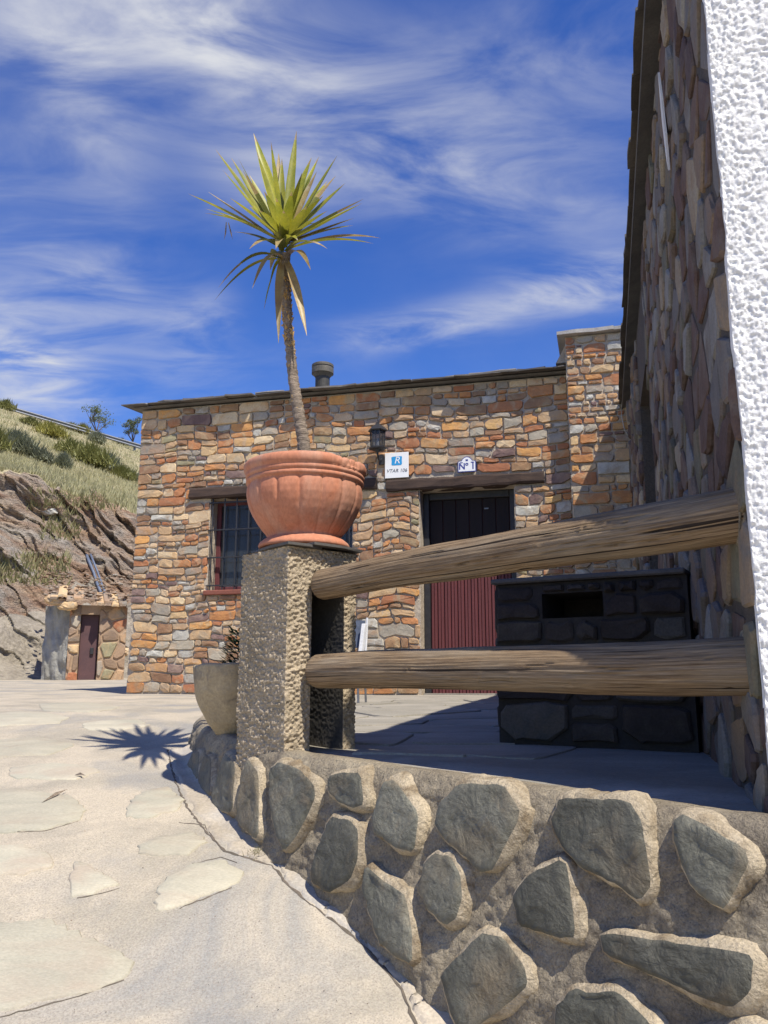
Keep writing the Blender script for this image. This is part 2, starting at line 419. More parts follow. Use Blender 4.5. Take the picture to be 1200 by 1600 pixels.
M['trunk_peel'] = surf('yucca_peel', (.55, .36, .13), (.36, .22, .08), scale=30, bump=.6, vary=.25)
def leaf_mat(name, c1, c2, c3=None):
    m = surf(name, c1, c2, scale=8, rough=.45, bump=.2, bscale=60, bdist=.002, c3=c3, s3=10, lo3=.55, hi3=.7, vary=.2, fine=.15, spec=.45)
    nt = m.node_tree; b = [n for n in nt.nodes if n.type == 'BSDF_PRINCIPLED'][0]
    tr = nt.nodes.new('ShaderNodeBsdfTranslucent'); mx = nt.nodes.new('ShaderNodeMixShader'); mx.inputs[0].default_value = .32
    src = b.inputs['Base Color'].links[0].from_socket; nt.links.new(src, tr.inputs[0])
    out = [n for n in nt.nodes if n.type == 'OUTPUT_MATERIAL'][0]
    nt.links.new(b.outputs[0], mx.inputs[1]); nt.links.new(tr.outputs[0], mx.inputs[2]); nt.links.new(mx.outputs[0], out.inputs[0])
    return m
M['yleaf'] = leaf_mat('yucca_leaf', (.40, .37, .035), (.20, .225, .03))
M['yleaf_dark'] = leaf_mat('yucca_leaf_dark', (.20, .20, .04), (.12, .14, .035))
M['yleaf_dry'] = leaf_mat('yucca_leaf_dry', (.42, .33, .14), (.30, .20, .09), (.5, .45, .33))
M['leaf_dark'] = leaf_mat('dark_leaf', (.02, .05, .015), (.03, .07, .02))
M['broom'] = leaf_mat('broom_shrub', (.19, .20, .06), (.26, .25, .09))
M['broom_grey'] = leaf_mat('grey_shrub', (.26, .27, .18), (.20, .215, .13))
M['broom_yel'] = leaf_mat('yellow_shrub', (.32, .29, .06), (.24, .23, .07))
M['tree_leaf'] = leaf_mat('almond_leaf', (.10, .125, .045), (.14, .16, .06))
M['dry_grass'] = leaf_mat('dry_grass', (.52, .46, .26), (.38, .37, .20))
M['weed'] = leaf_mat('weed', (.26, .26, .11), (.34, .30, .15))
M['bark'] = surf('bark', (.13, .10, .08), (.09, .07, .06), scale=5, bump=.5)

def ground_mat():
    return surf('street_concrete', (.47, .405, .305), (.35, .31, .24), scale=2.2, rough=.9, bump=.6, bscale=120, bdist=.004, fine=.24, fscale=150, det=9, lo=.42, hi=.60, c3=(.29, .275, .245), s3=1.3,
                lo3=.50, hi3=.66, spots=(130, .36, (.26, .215, .18), .60), bump2=(.5, 14, .02))
M['street'] = ground_mat()
M['gutter'] = surf('pale_cement', (.50, .43, .33), (.34, .29, .22), scale=4, rough=.9, bump=.7, bscale=90, bdist=.004, fine=.2, c3=(.42, .385, .33), s3=3, bump2=(.5, 20, .012))
M['flag'] = surf('pale_green_flagstone', (.47, .425, .32), (.37, .345, .265), scale=2.5, rough=.8, bump=.5, bscale=60, bdist=.003, stretch=(1, 2.2, 1), fine=.14, vary=.12,
                 c3=(.39, .33, .25), s3=3, bump2=(.5, 9, .01), rot=(0, 0, .5))
M['terrace'] = surf('terrace_stone', (.33, .30, .245), (.25, .23, .19), scale=1.6, rough=.85, bump=.6, bscale=60, bdist=.004, fine=.2, c3=(.40, .36, .30), s3=1.2, stretch=(1, 2, 1), bump2=(.5, 10, .015))
M['rock'] = surf('schist_rock', (.28, .165, .105), (.43, .31, .205), scale=1.8, rough=.95, bump=1, bscale=7, bdist=.12, stretch=(.7, 1, 3.2), rot=(0, -.9, 0), fine=.3, fscale=14,
                 c3=(.36, .31, .25), s3=.5, lo3=.42, hi3=.62, bump2=(1, 2.2, .25), vary=0)
M['scree'] = surf('grey_scree', (.36, .315, .245), (.26, .225, .175), scale=1.5, rough=.95, bump=1, bscale=9, bdist=.1, fine=.3, fscale=12, c3=(.30, .24, .19), s3=.6)
M['hillsoil'] = surf('dry_grass_soil', (.42, .35, .215), (.32, .275, .165), scale=.8, rough=.95, bump=1, bscale=6, bdist=.1, fine=.3, fscale=9, c3=(.27, .26, .15), s3=.35)
M['hut_stone'] = surf('hut_stone', (.30, .20, .125), (.24, .17, .12), scale=3, bump=.6, bscale=20, bdist=.02, vary=.25, c3=(.26, .235, .19), s3=2)
M['hut_mortar'] = surf('hut_mortar', (.40, .27, .17), (.32, .23, .15), scale=3, bump=.6, bscale=20, bdist=.02)
M['hut_white'] = surf('limewash', (.38, .37, .33), (.25, .235, .20), scale=3, bump=.8, bscale=12, bdist=.04)
M['hut_door'] = surf('faded_metal_door', (.115, .062, .062), (.09, .052, .056), scale=4, bump=.1, rough=.6)

# ------------------------------------------------------------------ terrain heights
PY = np.array([-30, -3, 0.5, 1.5, 2.0, 2.5, 2.8, 3.2, 3.8, 4.3, 4.7, 5.2, 5.8, 8.5, 11, 17, 25, 60.])
PZ = np.array([-4, -2.0, -1.3, -1.0, -.925, -.795, -.665, -.545, -.43, -.35, -.29, -.215, -.168, -.09, -.03, .16, .5, 1.5])
def Tz(y): return -.242 + .0315 * (np.asarray(y, float) - 3.2)
def Gz(x, y):
    y = np.asarray(y, float); x = np.asarray(x, float)
    z = 0
    for k in (-.12, -.06, 0, .06, .12): z = z + np.interp(y + k, PY, PZ) / 5
    return z + np.where(x > 1.5, 0, 0)

gx = np.concatenate([-np.geomspace(90, 4.2, 34), np.arange(-4.1, 3.0, .05), np.geomspace(3.1, 90, 26)])
gy = np.concatenate([-np.geomspace(60, 1.2, 14), np.arange(-1, 1, .1), np.arange(1.0, 10.5, .05), np.geomspace(10.6, 110, 40)])
GX, GY = np.meshgrid(gx, gy, indexing='ij')
near = np.exp(-((GY - 4) / 5) ** 2)
GZ = Gz(GX, GY) + near * .012 * fbm(GX * 1.4, GY * 1.4, 0, 3, 4) + near * .004 * fbm(GX * 9, GY * 9, 0, 5, 2) - .002
# keep it under the terrace
street = grid('street', np.stack([GX, GY, GZ], -1), M['street'], flip=True)
tag(street, kind='structure')
gbvh = BVHTree.FromPolygons([tuple(v) for v in np.stack([GX, GY, GZ], -1).reshape(-1, 3)],
                            [tuple(p.vertices) for p in street.data.polygons])
def on_ground(px, py):
    d = pray(px, py).normalized(); h = gbvh.ray_cast(Vector((0, 0, 0)), d)
    return h[0]
def gz(x, y):
    h = gbvh.ray_cast(Vector((x, y, 5)), Vector((0, 0, -1)))
    return h[0].z

# ------------------------------------------------------------------ polygon helpers
CUT = .11
def rough_outline(pts, seg=.03, amp=.004, seed=0, rounds=1):
    """densify + round + jitter a closed 2D/3D outline"""
    P = [Vector(p) for p in pts]
    for _ in range(rounds):
        Q = []
        for i in range(len(P)):
            a, b = P[i], P[(i + 1) % len(P)]
            Q += [a * (1 - CUT) + b * CUT, a * CUT + b * (1 - CUT)]
        P = Q
    Q = []
    for i in range(len(P)):
        a, b = P[i], P[(i + 1) % len(P)]
        n = max(1, int((b - a).length / seg))
        for k in range(n): Q.append(a.lerp(b, k / n))
    r = random.Random(seed)
    c = sum(Q, Vector([0] * len(Q[0]))) / len(Q)
    out = []
    for q in Q:
        d = (q - c)
        out.append(q + (d.normalized() * r.uniform(-amp, amp) if d.length > 0 else d))
    return out
def poly_area2(P): return sum(P[i][0] * P[(i + 1) % len(P)][1] - P[(i + 1) % len(P)][0] * P[i][1] for i in range(len(P))) / 2

def make_stone2d(poly, proud, r, bevel=.012, sink=.012):
    """stone in (u, v, w) coords: w out of the wall. Returns V, F"""
    n = len(poly)
    if poly_area2(poly) < 0: poly = poly[::-1]
    cx = sum(p[0] for p in poly) / n; cy = sum(p[1] for p in poly) / n
    V = []; Fc = []
    tx, ty = r.uniform(-.05, .05), r.uniform(-.05, .05)
    def inset(p, b):
        dx, dy = p[0] - cx, p[1] - cy; L = math.hypot(dx, dy) or 1
        k = max(.3, 1 - b / L); return cx + dx * k, cy + dy * k
    for p in poly: V.append((p[0], p[1], -sink))
    for p in poly: V.append((p[0], p[1], proud * .45))
    top = []
    for p in poly:
        q = inset(p, bevel * r.uniform(.6, 1.4))
        w = proud * r.uniform(.85, 1.1) + (q[0] - cx) * tx + (q[1] - cy) * ty
        V.append((q[0], q[1], max(w, .004)))
    V.append((cx + r.uniform(-.01, .01), cy + r.uniform(-.01, .01), proud * r.uniform(.95, 1.25)))
    for i in range(n):
        j = (i + 1) % n
        Fc.append((i, j, n + j, n + i)); Fc.append((n + i, n + j, 2 * n + j, 2 * n + i)); Fc.append((2 * n + i, 2 * n + j, 3 * n))
    return V, Fc

def rect_stone_poly(x0, y0, x1, y1, r, warp=None):
    w, h = x1 - x0, y1 - y0
    c = min(w, h)
    P = []
    def cut(): return c * r.choice([.04, .10, .18, .30, .45])
    tl, tr_, br, bl = cut(), cut(), cut(), cut()
    jl = lambda a: r.uniform(-a, a)
    P += [(x0 + bl * r.uniform(.5, 1.4), y0 + jl(c * .04)), (x0 + w * r.uniform(.3, .7), y0 + jl(c * .10)), (x1 - br * r.uniform(.5, 1.4), y0 + jl(c * .04))]
    P += [(x1 + jl(c * .03), y0 + br * .8), (x1 + jl(c * .05), y1 - tr_ * .8)]
    P += [(x1 - tr_ * r.uniform(.5, 1.6), y1 + jl(c * .04)), (x0 + w * r.uniform(.25, .75), y1 + jl(c * .10)), (x0 + tl * r.uniform(.5, 1.6), y1 + jl(c * .04))]
    P += [(x0 + jl(c * .05), y1 - tl * .8), (x0 + jl(c * .03), y0 + bl * .8)]
    if warp: P = [(p[0] + .9 * warp(p[0] * 2 + 40, p[1] * 3) * min(1, warp(p[0], p[1], 1)), p[1] + warp(p[0], p[1])) for p in P]
    return P

def bsp(x0, y0, x1, y1, r, out, hmax=.17, amin=1.3, amax=3.3):
    w, h = x1 - x0, y1 - y0
    if h > hmax or (h > .10 and r.random() < .38 and w > h * .9):
        if w > h * 1.8 and r.random() < .45:
            k = x0 + w * r.uniform(.35, .65); bsp(x0, y0, k, y1, r, out, hmax, amin, amax); bsp(k, y0, x1, y1, r, out, hmax, amin, amax); return
        k = y0 + h * r.uniform(.33, .67); bsp(x0, y0, x1, k, r, out, hmax, amin, amax); bsp(x0, k, x1, y1, r, out, hmax, amin, amax); return
    if w > h * r.uniform(amin + .6, amax) and w > .15:
        k = x0 + w * r.uniform(.32, .68); bsp(x0, y0, k, y1, r, out, hmax, amin, amax); bsp(k, y0, x1, y1, r, out, hmax, amin, amax); return
    out.append((x0, y0, x1, y1))

def trim(rc, holes, mn=.05):
    rs = [rc]
    for (a0, b0, a1, b1) in holes:
        nr = []
        for (x0, y0, x1, y1) in rs:
            if x1 <= a0 or x0 >= a1 or y1 <= b0 or y0 >= b1: nr.append((x0, y0, x1, y1)); continue
            c = []
            if x0 < a0: c.append((x0, y0, a0, y1))
            if x1 > a1: c.append((a1, y0, x1, y1))
            xa, xb = max(x0, a0), min(x1, a1)
            if y0 < b0: c.append((xa, y0, xb, b0))
            if y1 > b1: c.append((xa, b1, xb, y1))
            nr += [q for q in c if q[2] - q[0] > mn and q[3] - q[1] > mn * .7]
        rs = nr
    return rs

def lay_stones(parent, polys, frame, pal, r, proud=(.012, .03), maxn=300, bevel=.010, name='stone', fill=0.0):
    """polys: outlines in (u,v); frame maps (u,v,w)->world"""
    items = sorted(polys, key=lambda p: -abs(poly_area2(p)))
    rest = MB(); k = 0
    mats = [M[p] for p in sorted(set(pal))]; idx = {p: i for i, p in enumerate(sorted(set(pal)))}
    for P in items:
        V, Fc = make_stone2d(P, r.uniform(*proud), r, bevel)
        W = [frame(*v) for v in V]; c = r.choice(pal)
        if k < maxn: mesh(name, W, Fc, M[c], parent)
        else: rest.add(W, Fc, idx[c])
        k += 1
    if rest.V:
        o = rest.build('small_stones', mats, parent); tag(o, kind='stuff')
    return k

# orientation of a frame: make sure u x v = w
def mkframe(o, u, v, w):
    o, u, v, w = map(Vector, (o, u, v, w))
    return lambda a, b, c: o + u * a + v * b + w * c

def clip(P, n, d):
    """keep n.p <= d"""
    out = []
    for i in range(len(P)):
        a, b = P[i], P[(i + 1) % len(P)]
        da = n[0] * a[0] + n[1] * a[1] - d; db = n[0] * b[0] + n[1] * b[1] - d
        if da <= 0: out.append(a)
        if (da < 0 < db) or (db < 0 < da):
            t = da / (da - db); out.append((a[0] + (b[0] - a[0]) * t, a[1] + (b[1] - a[1]) * t))
    return out
def voronoi(w, h, sx, sy, r, gap=.012, jit=.42, anis=1.0):
    """crazy paving cells in a w x h rectangle"""
    S = []
    nx, ny = max(1, round(w / sx)), max(1, round(h / sy))
    for i in range(-1, nx + 1):
        for j in range(-1, ny + 1):
            S.append(((i + .5 + r.uniform(-jit, jit) + (.5 if j % 2 else 0) * .8) * w / nx, (j + .5 + r.uniform(-jit, jit)) * h / ny))
    out = []
    for a in S:
        P = [(0, 0), (w, 0), (w, h), (0, h)]
        for b in sorted(S, key=lambda q: (q[0] - a[0]) ** 2 + (q[1] - a[1]) ** 2)[1:22]:
            dx, dy = b[0] - a[0], b[1] - a[1]; L = math.hypot(dx, dy) or 1e-6
            nx_, ny_ = dx / L, dy / L
            P = clip(P, (nx_, ny_), nx_ * (a[0] + b[0]) / 2 + ny_ * (a[1] + b[1]) / 2 - gap * r.uniform(.6, 1.4))
            if len(P) < 3: break
        if len(P) < 3 or abs(poly_area2(P)) < .0015: continue
        Q = []
        n = len(P)
        for i in range(n):                       # knock the corners off
            p, q = P[i], P[(i + 1) % n]; k = r.uniform(.06, .18)
            Q += [(p[0] + (q[0] - p[0]) * k, p[1] + (q[1] - p[1]) * k), (q[0] - (q[0] - p[0]) * k, q[1] - (q[1] - p[1]) * k)]
        out.append([(min(max(p[0] + r.uniform(-.004, .004), 0), w), min(max(p[1] + r.uniform(-.004, .004), 0), h)) for p in Q])
    return out

# ------------------------------------------------------------------ stone house (far)
FU = Vector((.97, -.243, 0)).normalized()       # along the facade, left to right
FN = Vector((-FU.y, FU.x, 0)) * -1              # out of the facade, towards the camera
FN = Vector((FU.y, -FU.x, 0))
FR = Vector((1.81, 8.05, 0))                    # right end
HL = 4.65; FO = FR - FU * HL
ZB, ZT = -.10, 3.02
def fac(px, py):
    d = pray(px, py); t = FO.dot(FN) / d.dot(FN); p = d * t
    return (p - FO).dot(FU), p.z
fframe = mkframe(FO, FU, (0, 0, 1), FN)
house = empty('stone_house', FO + Vector((0, 0, ZB)), 'low rubble stone house with burgundy door, barred window and slate eave behind the terrace', 'house')
du0, dz1 = fac(656, 766); du1, _ = fac(803, 766)
wu0, wz1 = fac(330, 779); wu1, _ = fac(551, 760); _, wz0 = fac(335, 922)
print('door', du0, du1, dz1, 'win', wu0, wu1, wz0, wz1)
LH = .115
lz = {}
lin_w = (fac(299, 765)[0], fac(589, 752)[0]); lin_d = (fac(605, 750)[0], fac(850, 738)[0])
wall = MB(); TH = .42
segs = [(0, wu0, [(ZB - .1, ZT)]), (wu0, wu1, [(ZB - .1, wz0), (wz1, ZT)]), (wu1, du0, [(ZB - .1, ZT)]), (du0, du1, [(dz1, ZT)]), (du1, HL, [(ZB - .1, ZT)])]
for a, b, zs in segs:
    for z0, z1 in zs:
        wall.frame_box(fframe(a, z0, -TH), FU * (b - a), Vector((0, 0, z1 - z0)), FN * TH)
wall.frame_box(fframe(0, ZB - .1, -TH - 4), FU * .4, Vector((0, 0, ZT - ZB + .1)), FN * 4)
wall.frame_box(fframe(HL - .4, ZB - .1, -TH - 4), FU * .4, Vector((0, 0, ZT - ZB + .1)), FN * 4)
wall.frame_box(fframe(.4, ZB - .1, -TH - 4), FU * (HL - .8), Vector((0, 0, ZT - ZB + .1)), FN * .4)
wall.build('wall', M['mortar'], house)
r = random.Random(21)
rects = []
z = ZB + .03
while z < ZT - .03:
    h = r.uniform(.16, .34); dz0 = 0
    if z + h > ZT - .12: h = ZT - .01 - z
    u = 0
    while u < HL - .02:
        w = r.uniform(.3, .8)
        if u + w > HL - .25: w = HL - u
        bsp(u, z + dz0 * 0, u + w, z + h, r, rects, .125, 1.9, 4.2)
        u += w
    z += h
holes = [(wu0 - .005, wz0 - .06, wu1 + .005, wz1 + .01), (du0 - .005, ZB - 1, du1 + .005, dz1 + .01),
         (lin_w[0] - .01, wz1 - .012, lin_w[1] + .01, wz1 + LH + .012), (lin_d[0] - .01, dz1 - .012, lin_d[1] + .01, dz1 + LH + .012)]
def warp(u, v, only=0):
    e = min(1, max(0, (v - ZB) / .2), max(0, (ZT - v) / .2))
    for (a0, b0, a1, b1) in holes:
        dx = max(a0 - u, 0, u - a1); dy = max(b0 - v, 0, v - b1); e = min(e, min(1, math.hypot(dx, dy) / .15))
    if only: return e
    return e * (.045 * float(fbm(u * 1.7, v * 1.1, 0, 31, 2)) + .010 * float(vn(u * 9, v * 9, 0, 33)))
polys = []
for rc in rects:
    for q in trim(rc, holes):
        g = r.uniform(.004, .009)
        x0, y0, x1, y1 = q[0] + g, q[1] + g, q[2] - g, q[3] - g
        if x1 - x0 < .03 or y1 - y0 < .02: continue
        polys.append(rect_stone_poly(x0, y0, x1, y1, r, warp))
for (a0, a1, b0, b1) in ((lin_w[1] + .008, lin_d[0] - .008, wz1 + .075, wz1 + .125), (lin_w[1] + .012, lin_d[0] - .010, wz1 - .015, wz1 + .066)):
    polys.append(rect_stone_poly(a0, b0, a1, b1, r))
print('house stones', lay_stones(house, polys, fframe, PAL_HOUSE, r, (.012, .030), bevel=.0055))
# corner stones seen edge-on keep the left arris uneven
# lintels
for (a, b), zz in ((lin_w, wz1), (lin_d, dz1)):
    n = 14; P = []
    for i in range(n + 1):
        t = i / n; u = a + (b - a) * t; j = lambda: r.uniform(-.006, .006)
        ring = [(u, zz + j(), -.10), (u, zz + j(), .045 + j()), (u, zz + .02 + j(), .055 + j()), (u, zz + LH - .02 + j(), .05 + j()), (u, zz + LH + j(), .035 + j()), (u, zz + LH + j(), -.10)]
        P.append([tuple(fframe(*q)) for q in ring])
    V = [p for rg in P for p in rg]; m = 6
    Fc = [(i * m + k, i * m + (k + 1) % m, (i + 1) * m + (k + 1) % m, (i + 1) * m + k) for i in range(n) for k in range(m)]
    Fc += [tuple(range(m))[::-1], tuple(n * m + k for k in range(m))]
    mesh('lintel', V, Fc, M['lintel_wood'], house)
# door: frame, upper boards with painted-in shade, lower pleated boards
dd = -.20
door = MB().frame_box(fframe(du0 + .001, ZB + .02, dd - .05), FU * (du1 - du0 - .002), Vector((0, 0, dz1 - ZB - .02)), FN * .04).build('door', M['door_wood'], house)
fr = MB()
for a in (du0 + .002, du1 - .062): fr.bevel_box(fframe(a, ZB + .02, dd - .005), FU * .06, Vector((0, 0, dz1 - ZB - .025)), FN * .05, .006)
fr.bevel_box(fframe(du0 + .064, dz1 - .075, dd - .005), FU * (du1 - du0 - .128), Vector((0, 0, .07)), FN * .05, .006)
fr.build('door_frame', M['iron'], door)
zsp = fac(700, 884)[1]
M['black_wood'] = surf('black_stained_wood', (.018, .012, .013), (.012, .009, .010), scale=3, rough=.7, bump=.3, bscale=40, stretch=(6, 6, .7))  # near-black colour stands for the lintel's shadow on the upper door
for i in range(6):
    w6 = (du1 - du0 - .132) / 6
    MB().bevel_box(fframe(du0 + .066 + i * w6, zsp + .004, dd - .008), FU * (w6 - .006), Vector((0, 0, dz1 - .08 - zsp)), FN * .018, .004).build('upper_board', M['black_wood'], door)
nb = 12; bw = (du1 - du0 - .132) / nb
for i in range(nb):
    u0 = du0 + .066 + i * bw
    b = MB(); wdt = bw * .94; zt = zsp
    prof = [(0, .004), (.12, .018), (.42, .018), (.5, .006), (.58, .018), (.9, .018), (1, .004)]
    V = []
    for q, w in prof:
        V += [fframe(u0 + q * wdt, ZB + .03, dd - .008 + w), fframe(u0 + q * wdt, zt, dd - .008 + w)]
    Fc = [(2 * k, 2 * k + 2, 2 * k + 3, 2 * k + 1) for k in range(len(prof) - 1)]
    mesh('board', V, Fc, M['door_wood'], door)
MB().bevel_box(fframe(du0 + .62, dz1 - .19, dd + .012), FU * .045, Vector((0, 0, .016)), FN * .01, .003).build('latch', M['steel'], door)
MB().frame_box(fframe(du0 + .02, ZB + .0, -.38), FU * (du1 - du0 - .04), Vector((0, 0, .035)), FN * .36).build('threshold', M['terrace'], house)
# window
win = MB(); wd = -.20
W, H = wu1 - wu0, wz1 - wz0
for (a, b, c, d) in ((0, 0, .05, H), (W - .05, 0, .05, H), (W / 2 - .03, 0, .06, H), (.052, 0, W - .104, .05), (.052, H - .05, W - .104, .05)):
    if c == .06 or c == .05: win.bevel_box(fframe(wu0 + a + .001, wz0 + b + .001, wd + (.004 if c == .06 else 0)), FU * (c - .002), Vector((0, 0, d - .002)), FN * .04, .004)
    else: win.bevel_box(fframe(wu0 + a, wz0 + b, wd + .002), FU * c, Vector((0, 0, d)), FN * .035, .004)
win = win.build('window', M['door_wood'], house)
def glass_mat():
    m, nt, b = new_mat('window_glass'); b.inputs['Base Color'].default_value = (.05, .055, .06, 1); b.inputs['Roughness'].default_value = .08
    b.inputs['Alpha'].default_value = 1; b.inputs['Specular IOR Level'].default_value = .5
    b.inputs['Transmission Weight'].default_value = .0
    tr = nt.nodes.new('ShaderNodeBsdfTransparent'); mx = nt.nodes.new('ShaderNodeMixShader'); mx.inputs[0].default_value = .45
    out = [n for n in nt.nodes if n.type == 'OUTPUT_MATERIAL'][0]
    nt.links.new(b.outputs[0], mx.inputs[1]); nt.links.new(tr.outputs[0], mx.inputs[2]); nt.links.new(mx.outputs[0], out.inputs[0])
    return m
M['glass'] = glass_mat()
for a in (0, 1):
    MB().frame_box(fframe(wu0 + .05 + a * (W / 2 - .02), wz0 + .05, wd + .012), FU * (W / 2 - .08), Vector((0, 0, H - .1)), FN * .006).build('pane', M['glass'], win)
cur = []
nn = 60
for i in range(nn + 1):
    u = wu0 + .02 + (W - .04) * i / nn; w = -.27 + .015 * math.sin(i * .9) + .008 * math.sin(i * 2.3)
    cur.append([fframe(u, wz0 + .01, w), fframe(u, wz1 - .01, w)])
mesh('curtain', [p for c in cur for p in c], [(2 * i, 2 * i + 2, 2 * i + 3, 2 * i + 1) for i in range(nn)], M['curtain'], win, True)
grille = MB()
nbar = 12
for i in range(nbar):
    u = wu0 + .03 + (W - .06) * i / (nbar - 1)
    MB().tube([fframe(u, wz0 - .01, .01), fframe(u, wz1 - .01, .01)], .0075, 8).build('bar', M['iron'], house)
for i in range(4):
    zz = wz0 + .04 + (H - .10) * i / 3
    MB().frame_box(fframe(wu0 - .01, zz, -.002), FU * (W + .02), Vector((0, 0, .012)), FN * .024).build('bar', M['iron'], house)
MB().bevel_box(fframe(wu0 - .03, wz0 - .055, -.2), FU * (W + .06), Vector((0, 0, .05)), FN * .25, .008).build('sill', M['sill'], house)
# roof: ragged slates over the wall head
def slate(u0, u1, v0, v1, z0, tilt, th, r, fr_, name, par, mat, wob=.02):
    """a ragged slab, u along the eave, v out; rises backwards by tilt"""
    pts = [(u0, v0), (u0, (v0 + v1) / 2), (u0 + r.uniform(-wob, wob), v1 + r.uniform(-wob, wob)), ((u0 * 2 + u1) / 3, v1 + r.uniform(-wob, wob)), ((u0 + 2 * u1) / 3, v1 + r.uniform(-wob, wob)),
           (u1 + r.uniform(-wob, wob), v1 + r.uniform(-wob, wob)), (u1, (v0 + v1) / 2), (u1, v0)]
    n = len(pts); V = []
    for k, dz in ((0, 0), (1, th)):
        for (a, b) in pts:
            V.append(fr_(a, z0 + dz + (v1 - b) * tilt + r.uniform(-.003, .003) + (a - u0) * slx, b))
    Fc = [tuple(range(n)), tuple(range(n, 2 * n))[::-1]] + [(i, i + n, (i + 1) % n + n, (i + 1) % n) for i in range(n)]
    return mesh(name, V, Fc, mat, par)
slx = 0
rb = MB()
V = [fframe(-.08, ZT + .008, .07), fframe(HL + .02, ZT + .008, .07), fframe(HL + .02, ZT + .5, -TH - 4), fframe(-.08, ZT + .5, -TH - 4)]
V += [v + Vector((0, 0, .018)) for v in V]
roof = mesh('roof', V, [(0, 3, 2, 1), (4, 5, 6, 7), (0, 1, 5, 4), (1, 2, 6, 5), (2, 3, 7, 6), (3, 0, 4, 7)], M['roof_slate'], house)
rr = random.Random(4)
for layer in range(2):
    u = -.16 if layer == 0 else -.05
    while u < HL - .05:
        w = rr.uniform(.22, .52); e = min(u + w, HL + .02)
        slx = rr.uniform(-.035, .035) if layer else rr.uniform(-.01, .01)
        pale = layer == 1 and rr.random() < .35
        slate(u, e - .006, -.35, .165 + rr.uniform(-.02, .025) - layer * .045, ZT + .022 + layer * .018 + rr.uniform(0, .007), .10, rr.uniform(.008, .016), rr,
              fframe, 'roof_slate', roof, M['roof_slate_pale'] if pale else M['roof_slate'])
        u = e
slx = 0
# flue
fu_, fz_ = fac(500, 600)
fb = fframe(fu_ - .155, 0, -.55)
flue = lathe('chimney', [(.0, 2.9), (.082, 2.9), (.082, 3.46), (.0, 3.46)], (fb.x, fb.y, 0), M['lead'], house, 24, smooth=False)
lathe('cap', [(0, 3.44), (.085, 3.44), (.112, 3.475), (.125, 3.48), (.125, 3.54), (.118, 3.545), (.118, 3.555), (.125, 3.56), (.125, 3.585), (.11, 3.595), (0, 3.61)], (fb.x, fb.y, 0), M['flue_cap'], flue, 28, smooth=False)

# ---- taller block of wall right of the house
pil = empty('stone_pillar', FR + Vector((0, 0, ZB)), 'tall rubble stone gable end with slate coping at the right end of the house', 'wall')
PP = .19; PZT = 3.34; PL = 1.3
MB().frame_box(fframe(HL + .0, ZB - .1, -1.4), FU * PL, Vector((0, 0, PZT - ZB + .1)), FN * (1.4 + PP)).build('wall', M['mortar'], pil)
pframe = mkframe(FO + FU * HL + FN * PP, FU, (0, 0, 1), FN)
r = random.Random(5); rects = []; z = ZB + .02
while z < PZT - .03:
    h = r.uniform(.24, .42)
    if z + h > PZT - .12: h = PZT - .005 - z
    bsp(0, z, .62, z + h, r, rects); bsp(.62, z, PL, z + h, r, rects); z += h
polys = []
for q in rects:
    g = r.uniform(.005, .011); polys.append(rect_stone_poly(q[0] + g, q[1] + g, q[2] - g, q[3] - g, r))
lay_stones(pil, polys, pframe, PAL_HOUSE + ['pale', 'beige', 'grey', 'grey'], r, (.010, .03), bevel=.006)
rr = random.Random(9)
u = -.07
while u < PL:
    w = rr.uniform(.4, .7); slate(u, min(u + w, PL + .05) - .006, -1.2, .08, PZT + .004, .0, .035, rr, lambda a, b, c: pframe(a, b, c), 'coping', pil, M['roof_slate_pale'], .012); u += w
# sloping mortar haunch between the roof and the taller block
mesh('haunch', [fframe(HL - .001, ZT + .11, .06), fframe(HL - .10, ZT + .11, .06), fframe(HL - .001, PZT - .03, .06),
                fframe(HL - .001, ZT + .11, -.9), fframe(HL - .10, ZT + .11, -.9), fframe(HL - .001, PZT - .03, -.9)],
     [(0, 2, 1), (3, 4, 5), (1, 2, 5, 4), (0, 1, 4, 3), (0, 3, 5, 2)], M['mortar'], pil)

# ------------------------------------------------------------------ near right house: shaded stone side, white end wall
SD = Vector((.246, .97, 0)).normalized()        # along the side wall, away from camera
SN = Vector((-SD.y, SD.x, 0))                   # out of the side wall, to the left
WP = .345                                       # distance of the wall plane from the lens
QK = 2.10
def sw(q, z, w=0): return SD * q - SN * (WP - w) + Vector((0, 0, z))
# frame: u = -q direction so that u x v = w
def side_frame(q1):
    return lambda a, b, c: sw(q1 - a, b, c)
near_house = empty('roadside_house', sw(QK, -.9), 'tall house corner at the right edge, white roughcast end wall and shaded slate-stone side wall', 'house')
HE = 2.56; QE = 5.15; Q2 = 6.3; Q3 = 8.33
def sbox(q0, q1, z0, z1, depth, name, mat, w=0.):
    return MB().frame_box(sw(q0, z0, w), SD * (q1 - q0), -SN * depth, Vector((0, 0, z1 - z0))).build(name, mat, near_house)
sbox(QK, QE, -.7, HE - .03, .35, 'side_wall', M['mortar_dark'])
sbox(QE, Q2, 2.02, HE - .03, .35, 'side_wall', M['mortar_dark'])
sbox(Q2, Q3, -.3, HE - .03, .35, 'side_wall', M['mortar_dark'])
sbox(QE + .002, Q2 - .002, -.3, 2.018, .04, 'side_door', M['iron'], -.22)
sbox(QK + .4, Q3, HE - .029, HE + .0, 3.2, 'ceiling', M['lintel_wood'], -.36)
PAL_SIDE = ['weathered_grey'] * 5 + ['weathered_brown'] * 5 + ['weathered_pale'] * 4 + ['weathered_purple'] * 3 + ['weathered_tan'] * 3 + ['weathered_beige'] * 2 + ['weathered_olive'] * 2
r = random.Random(12)
polys = []
f1 = side_frame(QE)
for P in voronoi(QE - QK, HE + .62, .20, .165, r, .017):
    polys.append([(p[0], p[1] - .62) for p in P])
f1b = lambda a, b, c: f1(a, b, c)
